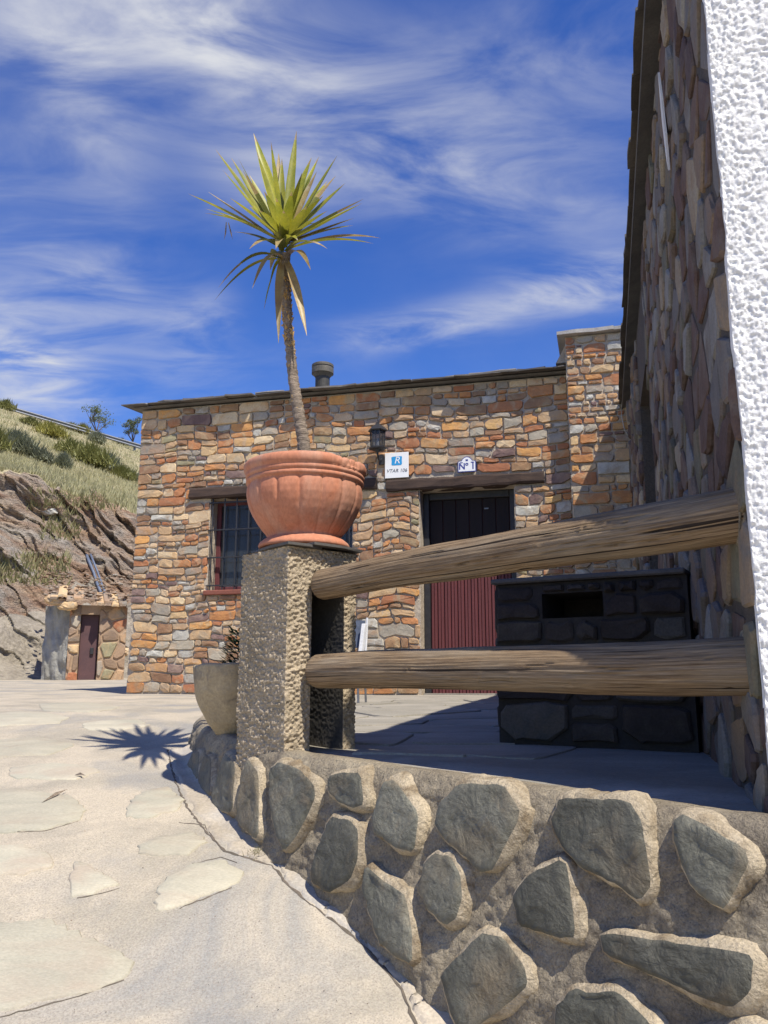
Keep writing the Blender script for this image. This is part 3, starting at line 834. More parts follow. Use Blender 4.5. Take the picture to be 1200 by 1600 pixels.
lay_stones(near_house, polys, f1b, PAL_SIDE, r, (.005, .020), maxn=225, bevel=.008)
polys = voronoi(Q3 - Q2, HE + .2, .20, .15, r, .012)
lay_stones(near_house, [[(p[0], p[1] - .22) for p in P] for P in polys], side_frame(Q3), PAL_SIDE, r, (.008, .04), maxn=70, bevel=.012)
# one pale shard sticking out high on the side wall
c = sw(3.0, 1.72, .0)
V = []
sh = [(3.06, 2.04), (3.075, 1.90), (3.10, 1.98), (3.12, 2.14), (3.10, 2.34), (3.075, 2.22)]
# (q,z) outline
for w in (.020, .028):
    for (q, z_) in sh: V.append(sw(q, z_, w + (z_ - 2.1) * .02))
n = len(sh)
mesh('stone', V, [tuple(range(n))[::-1], tuple(range(n, 2 * n))] + [(i, (i + 1) % n, (i + 1) % n + n, i + n) for i in range(n)], M['white'], near_house)
# white end wall, displaced roughcast
nu, nv = 300, 1150
U, Vv = np.meshgrid(np.linspace(0, 1, nu) ** 1.4 * 1.5, np.linspace(-1.3, 3.1, nv), indexing='ij')
ridge = 1 - np.abs(fbm(U * 80, Vv * 105, 0, 41, 3))
D = .0035 * fbm(U * 120, Vv * 130, 0, 44, 3) + .004 * np.clip(ridge - .45, 0, 1) + .006 * fbm(U * 3, Vv * 2, 0, 47, 2)
K0 = np.array(sw(QK, 0, .006)); A = np.array(-SN); B = np.array(-SD)
D[0, :] *= .3
edge = .0025 * fbm(Vv * 9, 0 * Vv, 0, 51, 3) * np.exp(-U * 18)
P = K0 + A * (U + edge)[..., None] + B * (.012 + D)[..., None] + np.array([0, 0, 1]) * Vv[..., None]
# return edge: carry the coat round the corner
P0 = P[:1] - B * .03
P = np.concatenate([P0, P], 0)
grid('end_wall', P, M['white'], near_house, flip=False)
MB().frame_box(sw(QK + .004, -1.3, -.004), SD * .35, -SN * 1.49, Vector((0, 0, 4.38))).build('end_wall_core', M['mortar'], near_house)
# eave slates along the side wall and the roof above
roofn = MB()
V = [sw(QK - .01, HE + .002, .07), sw(Q3, HE + .002, .07), sw(Q3, HE + 1.1, -3.2), sw(QK - .01, HE + 1.1, -3.2)]
V += [v + Vector((0, 0, .05)) for v in V]
rn = mesh('roof', V, [(0, 1, 2, 3), (7, 6, 5, 4), (0, 4, 5, 1), (1, 5, 6, 2), (2, 6, 7, 3), (3, 7, 4, 0)], M['roof_slate'], near_house)
rr = random.Random(77); q = QK - .03
while q < Q3 - .05:
    w = rr.uniform(.22, .42); e = min(q + w, Q3); ov = .085 + rr.uniform(-.006, .006) + (.015 if q > 3.0 else 0)
    slx = 0
    def fr3(a, b, c_, q0=q, e0=e): return sw(a, b, c_)
    pts = [(q, -.3), (q, ov * .5), (q, ov), ((q + e) / 2, ov + rr.uniform(-.006, .006)), (e - .004, ov + rr.uniform(-.004, .004)), (e - .004, ov * .5), (e - .004, -.3)]
    nn_ = len(pts); V = []
    for dz in (0, rr.uniform(.015, .03)):
        for (a, b) in pts: V.append(sw(a, HE + .055 + dz + (ov - b) * .34, b))
    mesh('roof_slate', V, [tuple(range(nn_))[::-1], tuple(range(nn_, 2 * nn_))] + [(i, (i + 1) % nn_, (i + 1) % nn_ + nn_, i + nn_) for i in range(nn_)], M['roof_slate'], rn)
    q = e
# thin cable
p0 = sw(Q3 - .15, 2.3, .02)

# ------------------------------------------------------------------ terrace floor
AP = at(1196, 1263, 1.83); AP.z = float(Tz(1.83)) - .0
TOP = [Vector((.86, 1.76)), Vector((.42, 2.262)), Vector((.05, 2.69)), Vector((-.24, 3.03)), Vector((-.355, 3.15)), Vector((-.42, 3.24)), Vector((-.50, 3.38)), Vector((-.60, 3.58)), Vector((-.70, 3.80)), Vector((-.80, 4.05)), Vector((-.90, 4.32)), Vector((-1.0, 4.65)), Vector((-1.08, 5.05)), Vector((-1.14, 5.6))]
def resample(P, step):
    L = [0]
    for i in range(1, len(P)): L.append(L[-1] + (P[i] - P[i - 1]).length)
    s = np.arange(0, L[-1], step)
    return np.interp(s, L, [p.x for p in P]), np.interp(s, L, [p.y for p in P]), s, L[-1]
ex, ey, es, EL = resample(TOP, .012)
# smooth the line a little
def sm(a, k=9):
    b = np.pad(a, k, mode='edge'); return np.convolve(b, np.ones(2 * k + 1) / (2 * k + 1), 'valid')
exs, eys = sm(ex), sm(ey)
tx_, ty_ = np.gradient(exs), np.gradient(eys); ln = np.hypot(tx_, ty_); tx_ /= ln; ty_ /= ln
nx_, ny_ = ty_ * 1.0, -tx_ * 1.0      # candidate outward
if nx_[10] * 0 + (ny_[10]) > 0: nx_, ny_ = -nx_, -ny_
# terrace sheet: rows from the edge line back to the house line
rows = 70
bx = exs + 0; 
BX = np.linspace(4.2, -1.45, len(exs)); BY = 8.05 + (1.81 - BX) * .2505 - .0 + .05
tt = (np.linspace(0, 1, rows) ** 1.3)[None, :]
E0x, E0y = exs - nx_ * .11, eys - ny_ * .11
TX = E0x[:, None] * (1 - tt) + BX[:, None] * tt; TY = E0y[:, None] * (1 - tt) + BY[:, None] * tt
TZ = Tz(TY) + .006 * fbm(TX * 2, TY * 2, 0, 61, 3)
TZ += np.where(tt > .02, .0, -.004)
grid('terrace_floor', np.stack([TX, TY, TZ + .0], -1), M['terrace'])
tag(bpy.data.objects['terrace_floor'], kind='structure')
tbvh = BVHTree.FromPolygons([tuple(v) for v in np.stack([TX, TY, TZ], -1).reshape(-1, 3)], [tuple(p.vertices) for p in bpy.data.objects['terrace_floor'].data.polygons])

# ------------------------------------------------------------------ parapet retaining wall
par = empty('retaining_wall', (.2, 2.5, -.9), 'low curved retaining wall of large green-grey slates in sandy mortar, edging the terrace', 'wall')
nt_ = 90
S = es[:, None]; t = np.linspace(0, 1, nt_)[None, :]
zt = Tz(eys)[:, None] + .0
gzz = np.array([float(np.interp(y, PY, PZ)) for y in eys])[:, None] - .12
hgt = np.maximum(zt - gzz, .02)
lip = np.array([0] * nt_, float)[None, :]
batter = .13 * t * np.minimum(hgt / .7, 1)
rough = .010 * fbm(S * 9, t * hgt * 9, 0, 71, 4) + .004 * fbm(S * 55, t * hgt * 55, 0, 73, 2)
roundtop = -.03 * np.exp(-t * hgt / .02)
off = batter + rough * (1 - np.exp(-t * hgt / .02)) + roundtop
PX = exs[:, None] + nx_[:, None] * off; PYy = eys[:, None] + ny_[:, None] * off; PZz = zt - t * hgt + .013
Pw = np.stack([PX, PYy, PZz], -1)
# coping strip back over the terrace
cop = []
for k, b in enumerate((.20, .15, .11, .08, .055, .038)):
    bump_ = .010 * fbm(es * 12 + k * .5, 0, k * .3, 75, 3)
    cop.append(np.stack([exs - nx_ * b, eys - ny_ * b, Tz(eys) + .014 * min(1, (.20 - b) / .12) - .02 * (k == 0) + bump_ * .4 * (k > 0)], -1))
cop = np.stack(cop, 1)
Pfull = np.concatenate([cop, Pw], 1)
wf = grid('wall_face', Pfull, M['parapet_mortar'], par)
pb_pts = np.stack([exs[:, None] + nx_[:, None] * batter, eys[:, None] + ny_[:, None] * batter, PZz], -1)
n_, m_ = pb_pts.shape[:2]
pbvh = BVHTree.FromPolygons([tuple(v) for v in pb_pts.reshape(-1, 3)], [(i * m_ + j, i * m_ + j + 1, (i + 1) * m_ + j + 1, (i + 1) * m_ + j) for i in range(n_ - 1) for j in range(m_ - 1)])
def on_par(px, py):
    h = pbvh.ray_cast(Vector((0, 0, 0)), pray(px, py).normalized()); return h
STONES = [
 [(432,1204),(445,1195),(475,1204),(499,1230),(501,1247),(488,1277),(471,1308),(453,1329),(442,1303),(432,1260)],
 [(523,1217),(540,1211),(572,1212),(577,1256),(562,1262),(540,1251),(525,1238)],
 [(611,1225),(625,1222),(663,1273),(656,1331),(627,1321),(594,1299),(594,1277),(603,1243)],
 [(700,1258),(725,1229),(796,1231),(823,1273),(773,1369),(700,1304),(692,1285)],
 [(527,1280),(557,1286),(568,1299),(568,1342),(557,1373),(523,1394),(499,1377),(497,1360),(510,1321)],
 [(674,1355),(689,1338),(713,1342),(728,1368),(731,1403),(722,1433),(707,1444),(679,1416),(666,1390)],
 [(581,1355),(605,1377),(640,1399),(646,1416),(653,1459),(653,1503),(627,1490),(603,1468),(592,1433),(577,1386)],
 [(702,1525),(762,1462),(796,1467),(829,1512),(833,1537),(812,1558),(762,1596),(730,1610),(708,1554)],
 [(875,1279),(887,1252),(992,1256),(1010,1287),(1025,1383),(1010,1404),(967,1375),(917,1354),(879,1304)],
 [(1067,1287),(1079,1277),(1171,1329),(1175,1350),(1142,1415),(1121,1408),(1087,1375),(1067,1317)],
 [(815,1404),(833,1375),(883,1348),(894,1354),(908,1462),(883,1462),(821,1442)],
 [(950,1460),(1158,1490),(1183,1496),(1179,1546),(1150,1569),(1108,1554),(1033,1521),(958,1487)],
 [(900,1554),(912,1546),(929,1556),(975,1552),(1017,1592),(1040,1625),(880,1640),(882,1575)],
 [(1090,1625),(1180,1605),(1240,1630),(1230,1700),(1120,1700)],
 [(378,1258),(395,1188),(412,1212),(414,1312),(384,1290)],
 [(340,1243),(360,1180),(376,1197),(372,1270),(342,1262)],
 [(318,1215),(328,1180),(338,1188),(337,1245),(322,1232)],
 [(300,1200),(310,1176),(320,1178),(316,1222),(303,1214)],
]
def para_stone(poly, seed, lift=.040, rim=.010):
    r = random.Random(seed)
    hits = [on_par(*p) for p in poly]
    pts = [h[0] for h in hits if h[0] is not None]
    if len(pts) < 4: print('stone miss', seed); return
    c = sum(pts, Vector()) / len(pts)
    nrm = Vector()
    for i in range(len(pts)): nrm += (pts[i] - c).cross(pts[(i + 1) % len(pts)] - c)
    nrm.normalize()
    if nrm.dot(-c) < 0: nrm = -nrm
    e1 = Vector((0, 0, 1)).cross(nrm).normalized(); e2 = nrm.cross(e1)
    Q = [((p - c).dot(e1), (p - c).dot(e2)) for p in pts]
    if poly_area2(Q) < 0: Q = Q[::-1]
    Q = [tuple(q) for q in rough_outline([Vector((a, b)) for a, b in Q], .016, .0022, seed, 1)]
    n = len(Q)
    def offs(Q, d, j=0):
        out = []
        for i in range(n):
            d_ = d * (1 + j * (.75 * float(fbm(Q[i][0] * 16 + seed, Q[i][1] * 16, 3, 7, 3)) + .95 * max(0, min(1, .5 + 6 * (Q[i][0] * .8 + Q[i][1])))))
            a = Vector(Q[i - 1]); b = Vector(Q[(i + 1) % n]); t = (b - a).normalized(); out.append((Q[i][0] + t.y * (d_ if j else d), Q[i][1] - t.x * (d_ if j else d)))
        return out
    Q = offs(Q, .005)
    o1 = offs(Q, rim * .42, 1); o2 = offs(Q, rim, 1); o3 = offs(Q, rim * 1.35, 1); i1 = offs(Q, -.006)
    V = []; Fc = []; MI = []
    def W(q, h): return c + e1 * q[0] + e2 * q[1] + nrm * h
    jag = [r.uniform(-.003, .003) for _ in range(n)]
    ph = r.uniform(0, 9)
    layers = [(o3, -.02, .0), (o2, lift * .25, .5), (o1, lift * .86, 1), (Q, lift * .99, .6), (i1, lift * 1.0 + .004, .3)]
    for (O, h, j) in layers:
        for i in range(n): V.append(W(O[i], h + jag[i] * j))
    # face interior ring + centre with cleft relief
    cs = [(0, 0)]
    for k in (.86, .72, .58, .44, .3, .16):
        for i in range(n):
            q = (i1[i][0] * k, i1[i][1] * k)
            x = float(fbm(q[0] * 9 + q[1] * 4 + ph, q[1] * 16, seed, 80, 3)); st = round(x * 1.6) / 1.6
            V.append(W(q, lift + .005 + .0035 * st + .0015 * x))
    V.append(W((0, 0), lift + .008))
    L = len(layers) + 6
    for l in range(L - 1):
        for i in range(n):
            j = (i + 1) % n
            Fc.append((l * n + i, l * n + j, (l + 1) * n + j, (l + 1) * n + i)); MI.append(1 if l >= 3 else 0)
    for i in range(n): Fc.append(((L - 1) * n + i, (L - 1) * n + (i + 1) % n, L * n)); MI.append(1)
    mesh('stone', V, Fc, [M['rim'], M['slate']], par, True, MI)
for i, s in enumerate(STONES):
    side = i >= 14
    para_stone(s, 100 + i, .024 if side else .027, .008 if side else .010)

# pale cement fillet / gutter along the foot of the wall
def ground_patch(name, poly_px, mat, parent=None, h=.006, seg=.03, amp=.004, seed=0, rounds=1, pts=None, bev=.006):
    pts = pts or [on_ground(*p) for p in poly_px]
    out = rough_outline([Vector((p.x, p.y)) for p in pts], seg, amp, seed, rounds)
    if poly_area2(out) < 0: out = out[::-1]
    n = len(out); c = sum(out, Vector((0, 0))) / n
    V = []; Fc = []
    for k, hh in ((1, -.02), (1, h * .5), (None, h), (.6, h), (.25, h)):
        for p in out:
            if k is None: q = p + (c - p).normalized() * bev
            else: q = c + (p - c) * k
            V.append((q.x, q.y, gz(q.x, q.y) + hh))
    V.append((c.x, c.y, gz(c.x, c.y) + h))
    for l in range(4):
        for i in range(n):
            j = (i + 1) % n; Fc.append((l * n + i, l * n + j, (l + 1) * n + j, (l + 1) * n + i))
    for i in range(n): Fc.append((4 * n + i, 4 * n + (i + 1) % n, 5 * n))
    return mesh(name, V, Fc, mat, parent, True)
FLAGS = [
 [(-25,1236),(30,1234),(90,1242),(115,1247),(132,1265),(130,1280),(70,1297),(-25,1302)],
 [(197,1270),(205,1250),(230,1235),(265,1232),(285,1250),(280,1265),(225,1280),(200,1277)],
 [(215,1325),(250,1307),(300,1302),(325,1315),(300,1335),(220,1335)],
 [(240,1424),(255,1375),(300,1352),(350,1345),(378,1362),(370,1382),(280,1417)],
 [(117,1342),(188,1382),(150,1395),(107,1405)],
 [(-40,1328),(30,1320),(75,1335),(82,1355),(30,1368),(-40,1372)],
 [(-60,1452),(75,1437),(125,1460),(205,1502),(207,1525),(125,1555),(-60,1590)],
 [(60,1100),(140,1098),(190,1106),(150,1114),(70,1112)],
 [(-30,1118),(40,1112),(110,1121),(90,1132),(-30,1138)],
 [(130,1130),(215,1124),(235,1134),(180,1142),(130,1140)],
 [(-40,1160),(60,1152),(120,1164),(80,1180),(-40,1186)],
 [(10,1202),(90,1192),(160,1206),(110,1220),(20,1218)],
]
for i, f in enumerate(FLAGS):
    ground_patch('flagstone', f, M['flag'], street, .007 if i < 7 else .005, .025, .011, 300 + i)
gutter_in = []; gutter_out = []
GUT = [(262,1172),(272,1215),(292,1262),(322,1300),(352,1330),(392,1342),(425,1352),(452,1386),(492,1418),(530,1446),(566,1476),(600,1512),(628,1546),(645,1590),(668,1640)]
inner = [on_ground(*p) for p in GUT]
k = []
for i in range(len(exs)):
    pass
# strip between the traced crack line and the wall foot
foot = [Vector((exs[i] + nx_[i] * .02, eys[i] + ny_[i] * .02, 0)) for i in range(len(exs))]
V = []; Fc = []
nseg = 160
Lx = np.interp(np.linspace(0, 1, nseg), np.linspace(0, 1, len(inner)), [p.x for p in inner]); Ly = np.interp(np.linspace(0, 1, nseg), np.linspace(0, 1, len(inner)), [p.y for p in inner])
rr = random.Random(3)
jx = .012 * fbm(np.arange(nseg) * .35, 0, 0, 91, 4); jy = .012 * fbm(np.arange(nseg) * .35, 5, 0, 92, 4)
Lx += jx; Ly += jy
across = 9
for i in range(nseg):
    p = Vector((Lx[i], Ly[i], 0))
    f = min(foot, key=lambda q: (q.x - p.x) ** 2 + (q.y - p.y) ** 2)
    for k in range(across + 1):
        t_ = k / across
        q = p.lerp(f, t_)
        h = (-.02 if k == 0 else .007) + .016 * (t_ ** 2.5) - .012 * math.exp(-((t_ - .45) / .2) ** 2) * (1 if Ly[i] > 3.2 else .2)
        V.append((q.x, q.y, gz(q.x, q.y) + max(h, -.02 if k == 0 else .003) + .002 * float(vn(q.x * 30, q.y * 30, 0, 5))))
for i in range(nseg - 1):
    for k in range(across):
        a = i * (across + 1) + k; Fc.append((a, a + 1, a + across + 2, a + across + 1))
gut = mesh('gutter', V, Fc, M['gutter'], None, True); tag(gut, kind='structure')

# cracks in the concrete: thin raised lips either side are too fine; sunk dark joint line as ragged ridge pair
def crack(pts_px, seed, w=.004):
    r = random.Random(seed); pts = [on_ground(*p) for p in pts_px]; P = []
    for i in range(len(pts) - 1):
        n = max(2, int((pts[i + 1] - pts[i]).length / .02))
        for k in range(n): P.append(pts[i].lerp(pts[i + 1], k / n))
    V = []; Fc = []
    for i, p in enumerate(P):
        d = (P[min(i + 1, len(P) - 1)] - P[max(i - 1, 0)]); d.z = 0; d.normalize(); s = Vector((-d.y, d.x, 0))
        o = s * r.uniform(-.003, .003); ww = w * r.uniform(.5, 2.4)
        for k, h in ((-1, .001), (-.3, .003), (1, .001)):
            q = p + o + s * k * ww * (1 if k != -.3 else 1); V.append((q.x, q.y, gz(q.x, q.y) + h * r.uniform(.6, 1.1)))
    for i in range(len(P) - 1):
        for k in (0, 1): Fc.append((i * 3 + k, i * 3 + k + 1, i * 3 + k + 4, i * 3 + k + 3))
    return V, Fc

M['joint'] = surf('dirt_joint', (.16, .13, .10), (.10, .085, .065), scale=20, bump=.5)
for k_, (cp_, w_) in enumerate(((GUT, .0028), ([(120,1404),(160,1396),(200,1385)], .0012), ([(300,1350),(345,1340),(380,1350)], .001),
        ([(280,1285),(320,1290),(345,1325)], .001), ([(0,1300),(70,1299),(130,1282)], .001), ([(280,1420),(370,1384)], .0014), ([(0,1590),(125,1556),(207,1527)], .0015))):
    V, Fc = crack(cp_, 500 + k_, w_)
    mesh('crack', V, Fc, M['joint'], street)

# terrace flags (in the building's shadow and beyond)
def terrace_pt(px, py):
    return tbvh.ray_cast(Vector((0, 0, 0)), pray(px, py).normalized())[0]
r = random.Random(33)
cells = voronoi(4.6, 4.4, .62, .5, r, .016)
tfl = bpy.data.objects['terrace_floor']
for P in cells:
    pp = [Vector((-.9 + p[0] + .25 * p[1], 3.35 + p[1] - .22 * p[0])) for p in P]
    c = sum(pp, Vector((0, 0))) / len(pp)
    def okp(p):
        if p.y > 8.02 + (1.81 - p.x) * .2505 - .12: return False
        if tbvh.ray_cast(Vector((p.x, p.y, 3)), Vector((0, 0, -1)))[0] is None: return False
        s = -(p.x * SN.x + p.y * SN.y)
        return s < WP - .02
    if not all(okp(p) for p in pp): continue
    # stay clear of the edge coping
    if min(((exs - p.x) ** 2 + (eys - p.y) ** 2).min() for p in pp) < .03: continue
    hgt_ = r.uniform(.004, .010); V = []; n = len(pp)
    if poly_area2(pp) < 0: pp = pp[::-1]
    for k, h in ((1, -.01), (.985, hgt_), (.5, hgt_)):
        for p in pp:
            q = c + (p - c) * k; z_ = tbvh.ray_cast(Vector((q.x, q.y, 3)), Vector((0, 0, -1)))[0]
            V.append((q.x, q.y, (z_.z if z_ else float(Tz(q.y))) + h))
    V.append((c.x, c.y, tbvh.ray_cast(Vector((c.x, c.y, 3)), Vector((0, 0, -1)))[0].z + hgt_))
    Fc = [(l * n + i, l * n + (i + 1) % n, (l + 1) * n + (i + 1) % n, (l + 1) * n + i) for l in range(2) for i in range(n)] + [(2 * n + i, 2 * n + (i + 1) % n, 3 * n) for i in range(n)]
    mesh('flagstone', V, Fc, M['terrace'], tfl)

# ------------------------------------------------------------------ roughcast column
CC = Vector((-.362, 3.21, 0)); NL = Vector((-.76, -.65, 0)).normalized(); NR = Vector((-NL.y, NL.x, 0))   # left-face and right-face normals
dL = NR * -1; dR = NL * -1
sL, sR = .33, .328
CTOP = .525
colm = empty('roughcast_column', (CC + dL * sL / 2 + dR * sR / 2) + Vector((0, 0, -.24)), 'square roughcast cement column with a slot for the rails, carrying the terracotta planter', 'column')
def col_piece(name, outline, z0, z1, mats, amp, step=.0036, capz=None):
    pts = []
    for i in range(len(outline) - 1):
        a, b, rough_ = outline[i][0], outline[i + 1][0], outline[i][1]
        n = max(2, int((b - a).length / step))
        d = (b - a).normalized(); nn_ = Vector((d.y, -d.x, 0))
        for k in range(n): pts.append((a.lerp(b, k / n), nn_, rough_))
    pts.append((outline[-1][0], nn_, rough_))
    Z = np.arange(z0, z1 + 1e-6, step); n = len(pts)
    X = np.array([p[0].x for p in pts])[:, None] + 0 * Z; Y = np.array([p[0].y for p in pts])[:, None] + 0 * Z
    R = np.array([p[2] for p in pts])[:, None]; ZZ = Z[None, :] + 0 * X
    N_ = np.array([[p[1].x, p[1].y] for p in pts])
    for _ in range(3): N_[1:-1] = (N_[:-2] + N_[1:-1] + N_[2:]) / 3
    e = fbm(X * 105, Y * 105, ZZ * 105, 101, 2, .6); l = fbm(X * 14, Y * 14, ZZ * 14, 103, 2)
    D = amp * R * (e * .8 + .25 * l + .5 * np.clip(fbm(X * 45, Y * 45, ZZ * 45, 105, 1) - .1, 0, 1))
    P = np.stack([X + N_[:, 0][:, None] * D, Y + N_[:, 1][:, None] * D, ZZ], -1)
    o = grid(name, P, mats, colm)
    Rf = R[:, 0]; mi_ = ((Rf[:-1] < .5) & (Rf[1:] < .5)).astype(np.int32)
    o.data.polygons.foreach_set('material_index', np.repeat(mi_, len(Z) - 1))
    return o
C0 = CC; L0 = CC + dL * sL; B0 = L0 + dR * sR; R0 = CC + dR * sR
n0, n1, nd = .113, .271, .29
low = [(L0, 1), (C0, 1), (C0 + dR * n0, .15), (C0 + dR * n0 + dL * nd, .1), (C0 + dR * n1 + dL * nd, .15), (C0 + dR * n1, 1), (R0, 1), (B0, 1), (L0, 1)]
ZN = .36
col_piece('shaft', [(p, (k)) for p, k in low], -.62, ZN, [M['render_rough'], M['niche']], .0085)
up = [(L0, 1), (C0, 1), (R0, 1), (B0, 1), (L0, 1)]
col_piece('head', [(p, k) for p, k in up], ZN, CTOP, M['render_rough'], .0085)
_cc = (L0 + C0 + R0 + B0) / 4
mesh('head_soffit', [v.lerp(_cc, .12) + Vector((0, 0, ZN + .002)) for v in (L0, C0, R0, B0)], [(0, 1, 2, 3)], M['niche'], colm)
mesh('top', [v + Vector((0, 0, CTOP)) for v in (L0, C0, R0, B0)], [(0, 3, 2, 1)], M['render_rough'], colm)
# thin slates bedded on top under the pot
rr = random.Random(8)
for (a0, a1, b0, b1, z0) in ((-.012, .16, -.02, .22, 0), (.10, .35, -.035, .17, .010), (.02, .335, .16, .34, 0)):
    V = []
    ring = [(a0, b0), ((a0 + a1) / 2, b0 - .01), (a1, b0 + .02), (a1 + .008, (b0 + b1) / 2), (a1 - .01, b1), (a0 + .02, b1), (a0 - .006, (b0 + b1) / 2)]
    for h in (0, .010):
        for (a, b) in ring: V.append(CC + dR * (a + rr.uniform(-.006, .006)) + dL * b + Vector((0, 0, CTOP + .001 + z0 + h + (a * -.02))))
    n = len(ring)
    mesh('capping_slate', V, [tuple(range(n)), tuple(range(n, 2 * n))[::-1]] + [(i, i + n, (i + 1) % n + n, (i + 1) % n) for i in range(n)], M['roof_slate'], colm)

# ------------------------------------------------------------------ log rails
def log(pL, pR, rL, rR, seed, label, bend=.0):
    th = empty('log_rail', (pL + pR) / 2, label, 'log', 'log rails between column and house wall')
    off = th.location
    n, m = 420, 150
    ax = (pR - pL); Ln = ax.length; ax.normalize()
    e1 = ax.cross(Vector((0, 0, 1))).normalized(); e2 = e1.cross(ax)
    s = np.linspace(0, 1, n)[:, None]; t = np.linspace(0, 2 * math.pi, m, endpoint=False)[None, :]
    x = s * Ln
    r0 = rL + (rR - rL) * s
    endl = np.clip(x / (rL * .8), 0, 1); r0 = r0 * (1 - (1 - endl) ** 2.2 * .8)
    cx, sx = np.cos(t), np.sin(t)
    big = .003 * fbm(x * 3 + 0 * t, cx * .8, sx * .8, seed, 3)
    grain = .0015 * fbm(x * 4 + .25 * cx, cx * 13, sx * 13, seed + 3, 3)
    cr = fbm(x * 1.7 + 0 * t, cx * 7.5 + .4 * vn(x * 4, 0, 0, seed), sx * 7.5, seed + 9, 2)
    crack_ = -np.exp(-(cr / .035) ** 2) * np.clip(vn(x * 1.5, cx * 2, sx * 2, seed + 5) * 2 + .3, 0, 1) * .008
    kn = 0
    rr = random.Random(seed)
    for _ in range(7):
        kx, kt = rr.uniform(.1, .95) * Ln, rr.uniform(-2.6, .6)
        dd_ = np.hypot((x - kx), (np.angle(np.exp(1j * (t - kt)))) * rL) / .018
        kn = kn + .004 * np.exp(-dd_ ** 2) - .005 * np.exp(-(dd_ / .35) ** 2)
    R = r0 + big + grain + crack_ + kn
    by = bend * np.sin(s * math.pi) + .003 * np.sin(s * 7 + seed) + .0015 * np.sin(s * 15 + seed * 2)
    P = (np.array(pL) + np.array(ax) * x[..., None] + np.array(e1) * (R * cx)[..., None] + np.array(e2) * (R * sx + by)[..., None])
    P = P.copy()
    # close the ends
    c0 = P[0].mean(0); c1 = P[-1].mean(0)
    endc = np.linspace(.75, .02, 4)[:, None, None]
    A0 = c0 + (P[0] - c0) * endc[::-1] - np.array(ax) * .002; A1 = c1 + (P[-1] - c1) * endc + np.array(ax) * .001
    P = np.concatenate([A0, P, A1], 0)
    o = grid('log', P, M['log'], th, wrap=True, flip=False)
    me = o.data; a = me.attributes.new('logco', 'FLOAT_VECTOR', 'POINT')
    lx = np.concatenate([np.full((4, m), 0.) , x + 0 * t, np.full((4, m), Ln)], 0)
    sc = np.concatenate([np.repeat(endc[::-1, :, 0], m, 1), np.ones((n, m)), np.repeat(endc[:, :, 0], m, 1)], 0)
    C = np.stack([lx + seed, sc * np.repeat(cx, n + 8, 0) * .07 / .5, sc * np.repeat(sx, n + 8, 0) * .07 / .5], -1)
    a.data.foreach_set('vector', C.reshape(-1).astype(np.float32))
    return th
def wall_hit(px, py, w=-.05):
    d = pray(px, py); nd_ = Vector((-SN.x, -SN.y, 0)); t_ = (WP - w) / d.dot(nd_); return d * t_
nicheC = CC + dR * .135 + dL * -.03
pUL = Vector((nicheC.x, nicheC.y, 0)); zz = pray(500, 912).z * pUL.y; pUL.z = zz
pLL = pUL.copy(); pLL += Vector((-.012, -.006, 0)); pLL.z = pray(500, 1048).z * pLL.y
pUR = wall_hit(1156, 802, 0); pLR = wall_hit(1173, 1041, 0)
print('rails', pUL, pUR, pLL, pLR)
pUR = pUR + (pUR - pUL).normalized() * .05; pLR = pLR + (pLR - pLL).normalized() * .05
pUL = pUL - (pUR - pUL).normalized() * .03; pLL = pLL - (pLR - pLL).normalized() * .03
log(pUL, pUR, .058, .069, 5, 'upper rough log rail rising to the right, from column to stone wall')
log(pLL, pLR, .061, .072, 12, 'lower rough log rail, just above the terrace edge, from column to stone wall')
# mortar collars where the rails enter the side wall
for i, (p, rad) in enumerate(((pUR, .085), (pLR, .092))):
    ax = (p - (pUL if i == 0 else pLL)).normalized()
    base = wall_hit(1156 if i == 0 else 1173, 802 if i == 0 else 1041, .0)
    n, m = 10, 40
    s = np.linspace(0, 1, n)[:, None]; t = np.linspace(0, 2 * math.pi, m, endpoint=False)[None, :]
    R = rad * (1.06 - .16 * s) * (1 + .10 * fbm(np.cos(t) * 3, np.sin(t) * 3, s * 2 + i * 7, 120, 2)); H = .02 * s ** .7 - .006
    e1 = SD; e2 = Vector((0, 0, 1))
    P = np.array(base) + np.array(SN) * H[..., None] + np.array(e1) * (R * np.cos(t))[..., None] + np.array(e2) * (R * np.sin(t))[..., None]
    c = P[-1].mean(0); P = np.concatenate([P, (c + (P[-1] - c) * .1)[None]], 0)
    grid('mortar_collar', P, M['parapet_mortar'], near_house, wrap=True)

# ------------------------------------------------------------------ terracotta pot
pc = at(475, 850, 3.47); pot_c = (pc.x, 3.47, CTOP + .022)
pot = empty('terracotta_planter', pot_c, 'large ribbed terracotta planter with chipped rim on top of the column', 'planter')
def lobes(R, Z, T):
    k = 16; ph = (T * k / (2 * math.pi)) % 1.0
    g = 1 - np.abs(ph - .5) * 2                      # 0 at the groove
    amp = np.interp(Z, [0, .045, .07, .20, .262, .27], [0, 0, .6, 1, .9, 0])
    R = R - amp * .011 * (1 - np.clip(g * 3.2, 0, 1) ** .5)
    chip = np.exp(-((np.angle(np.exp(1j * (T + .62)))) / .28) ** 2) * np.clip((Z - .30) / .03, 0, 1)
    cn = fbm(np.cos(T) * 22, np.sin(T) * 22, Z * 60, 131, 3)
    R = R - chip * (.012 + .008 * cn) * (R > .2); Z = Z - chip * (.010 + .01 * cn)
    R = R + .0012 * fbm(np.cos(T) * 8, np.sin(T) * 8, Z * 25, 133, 3)
    return R, Z
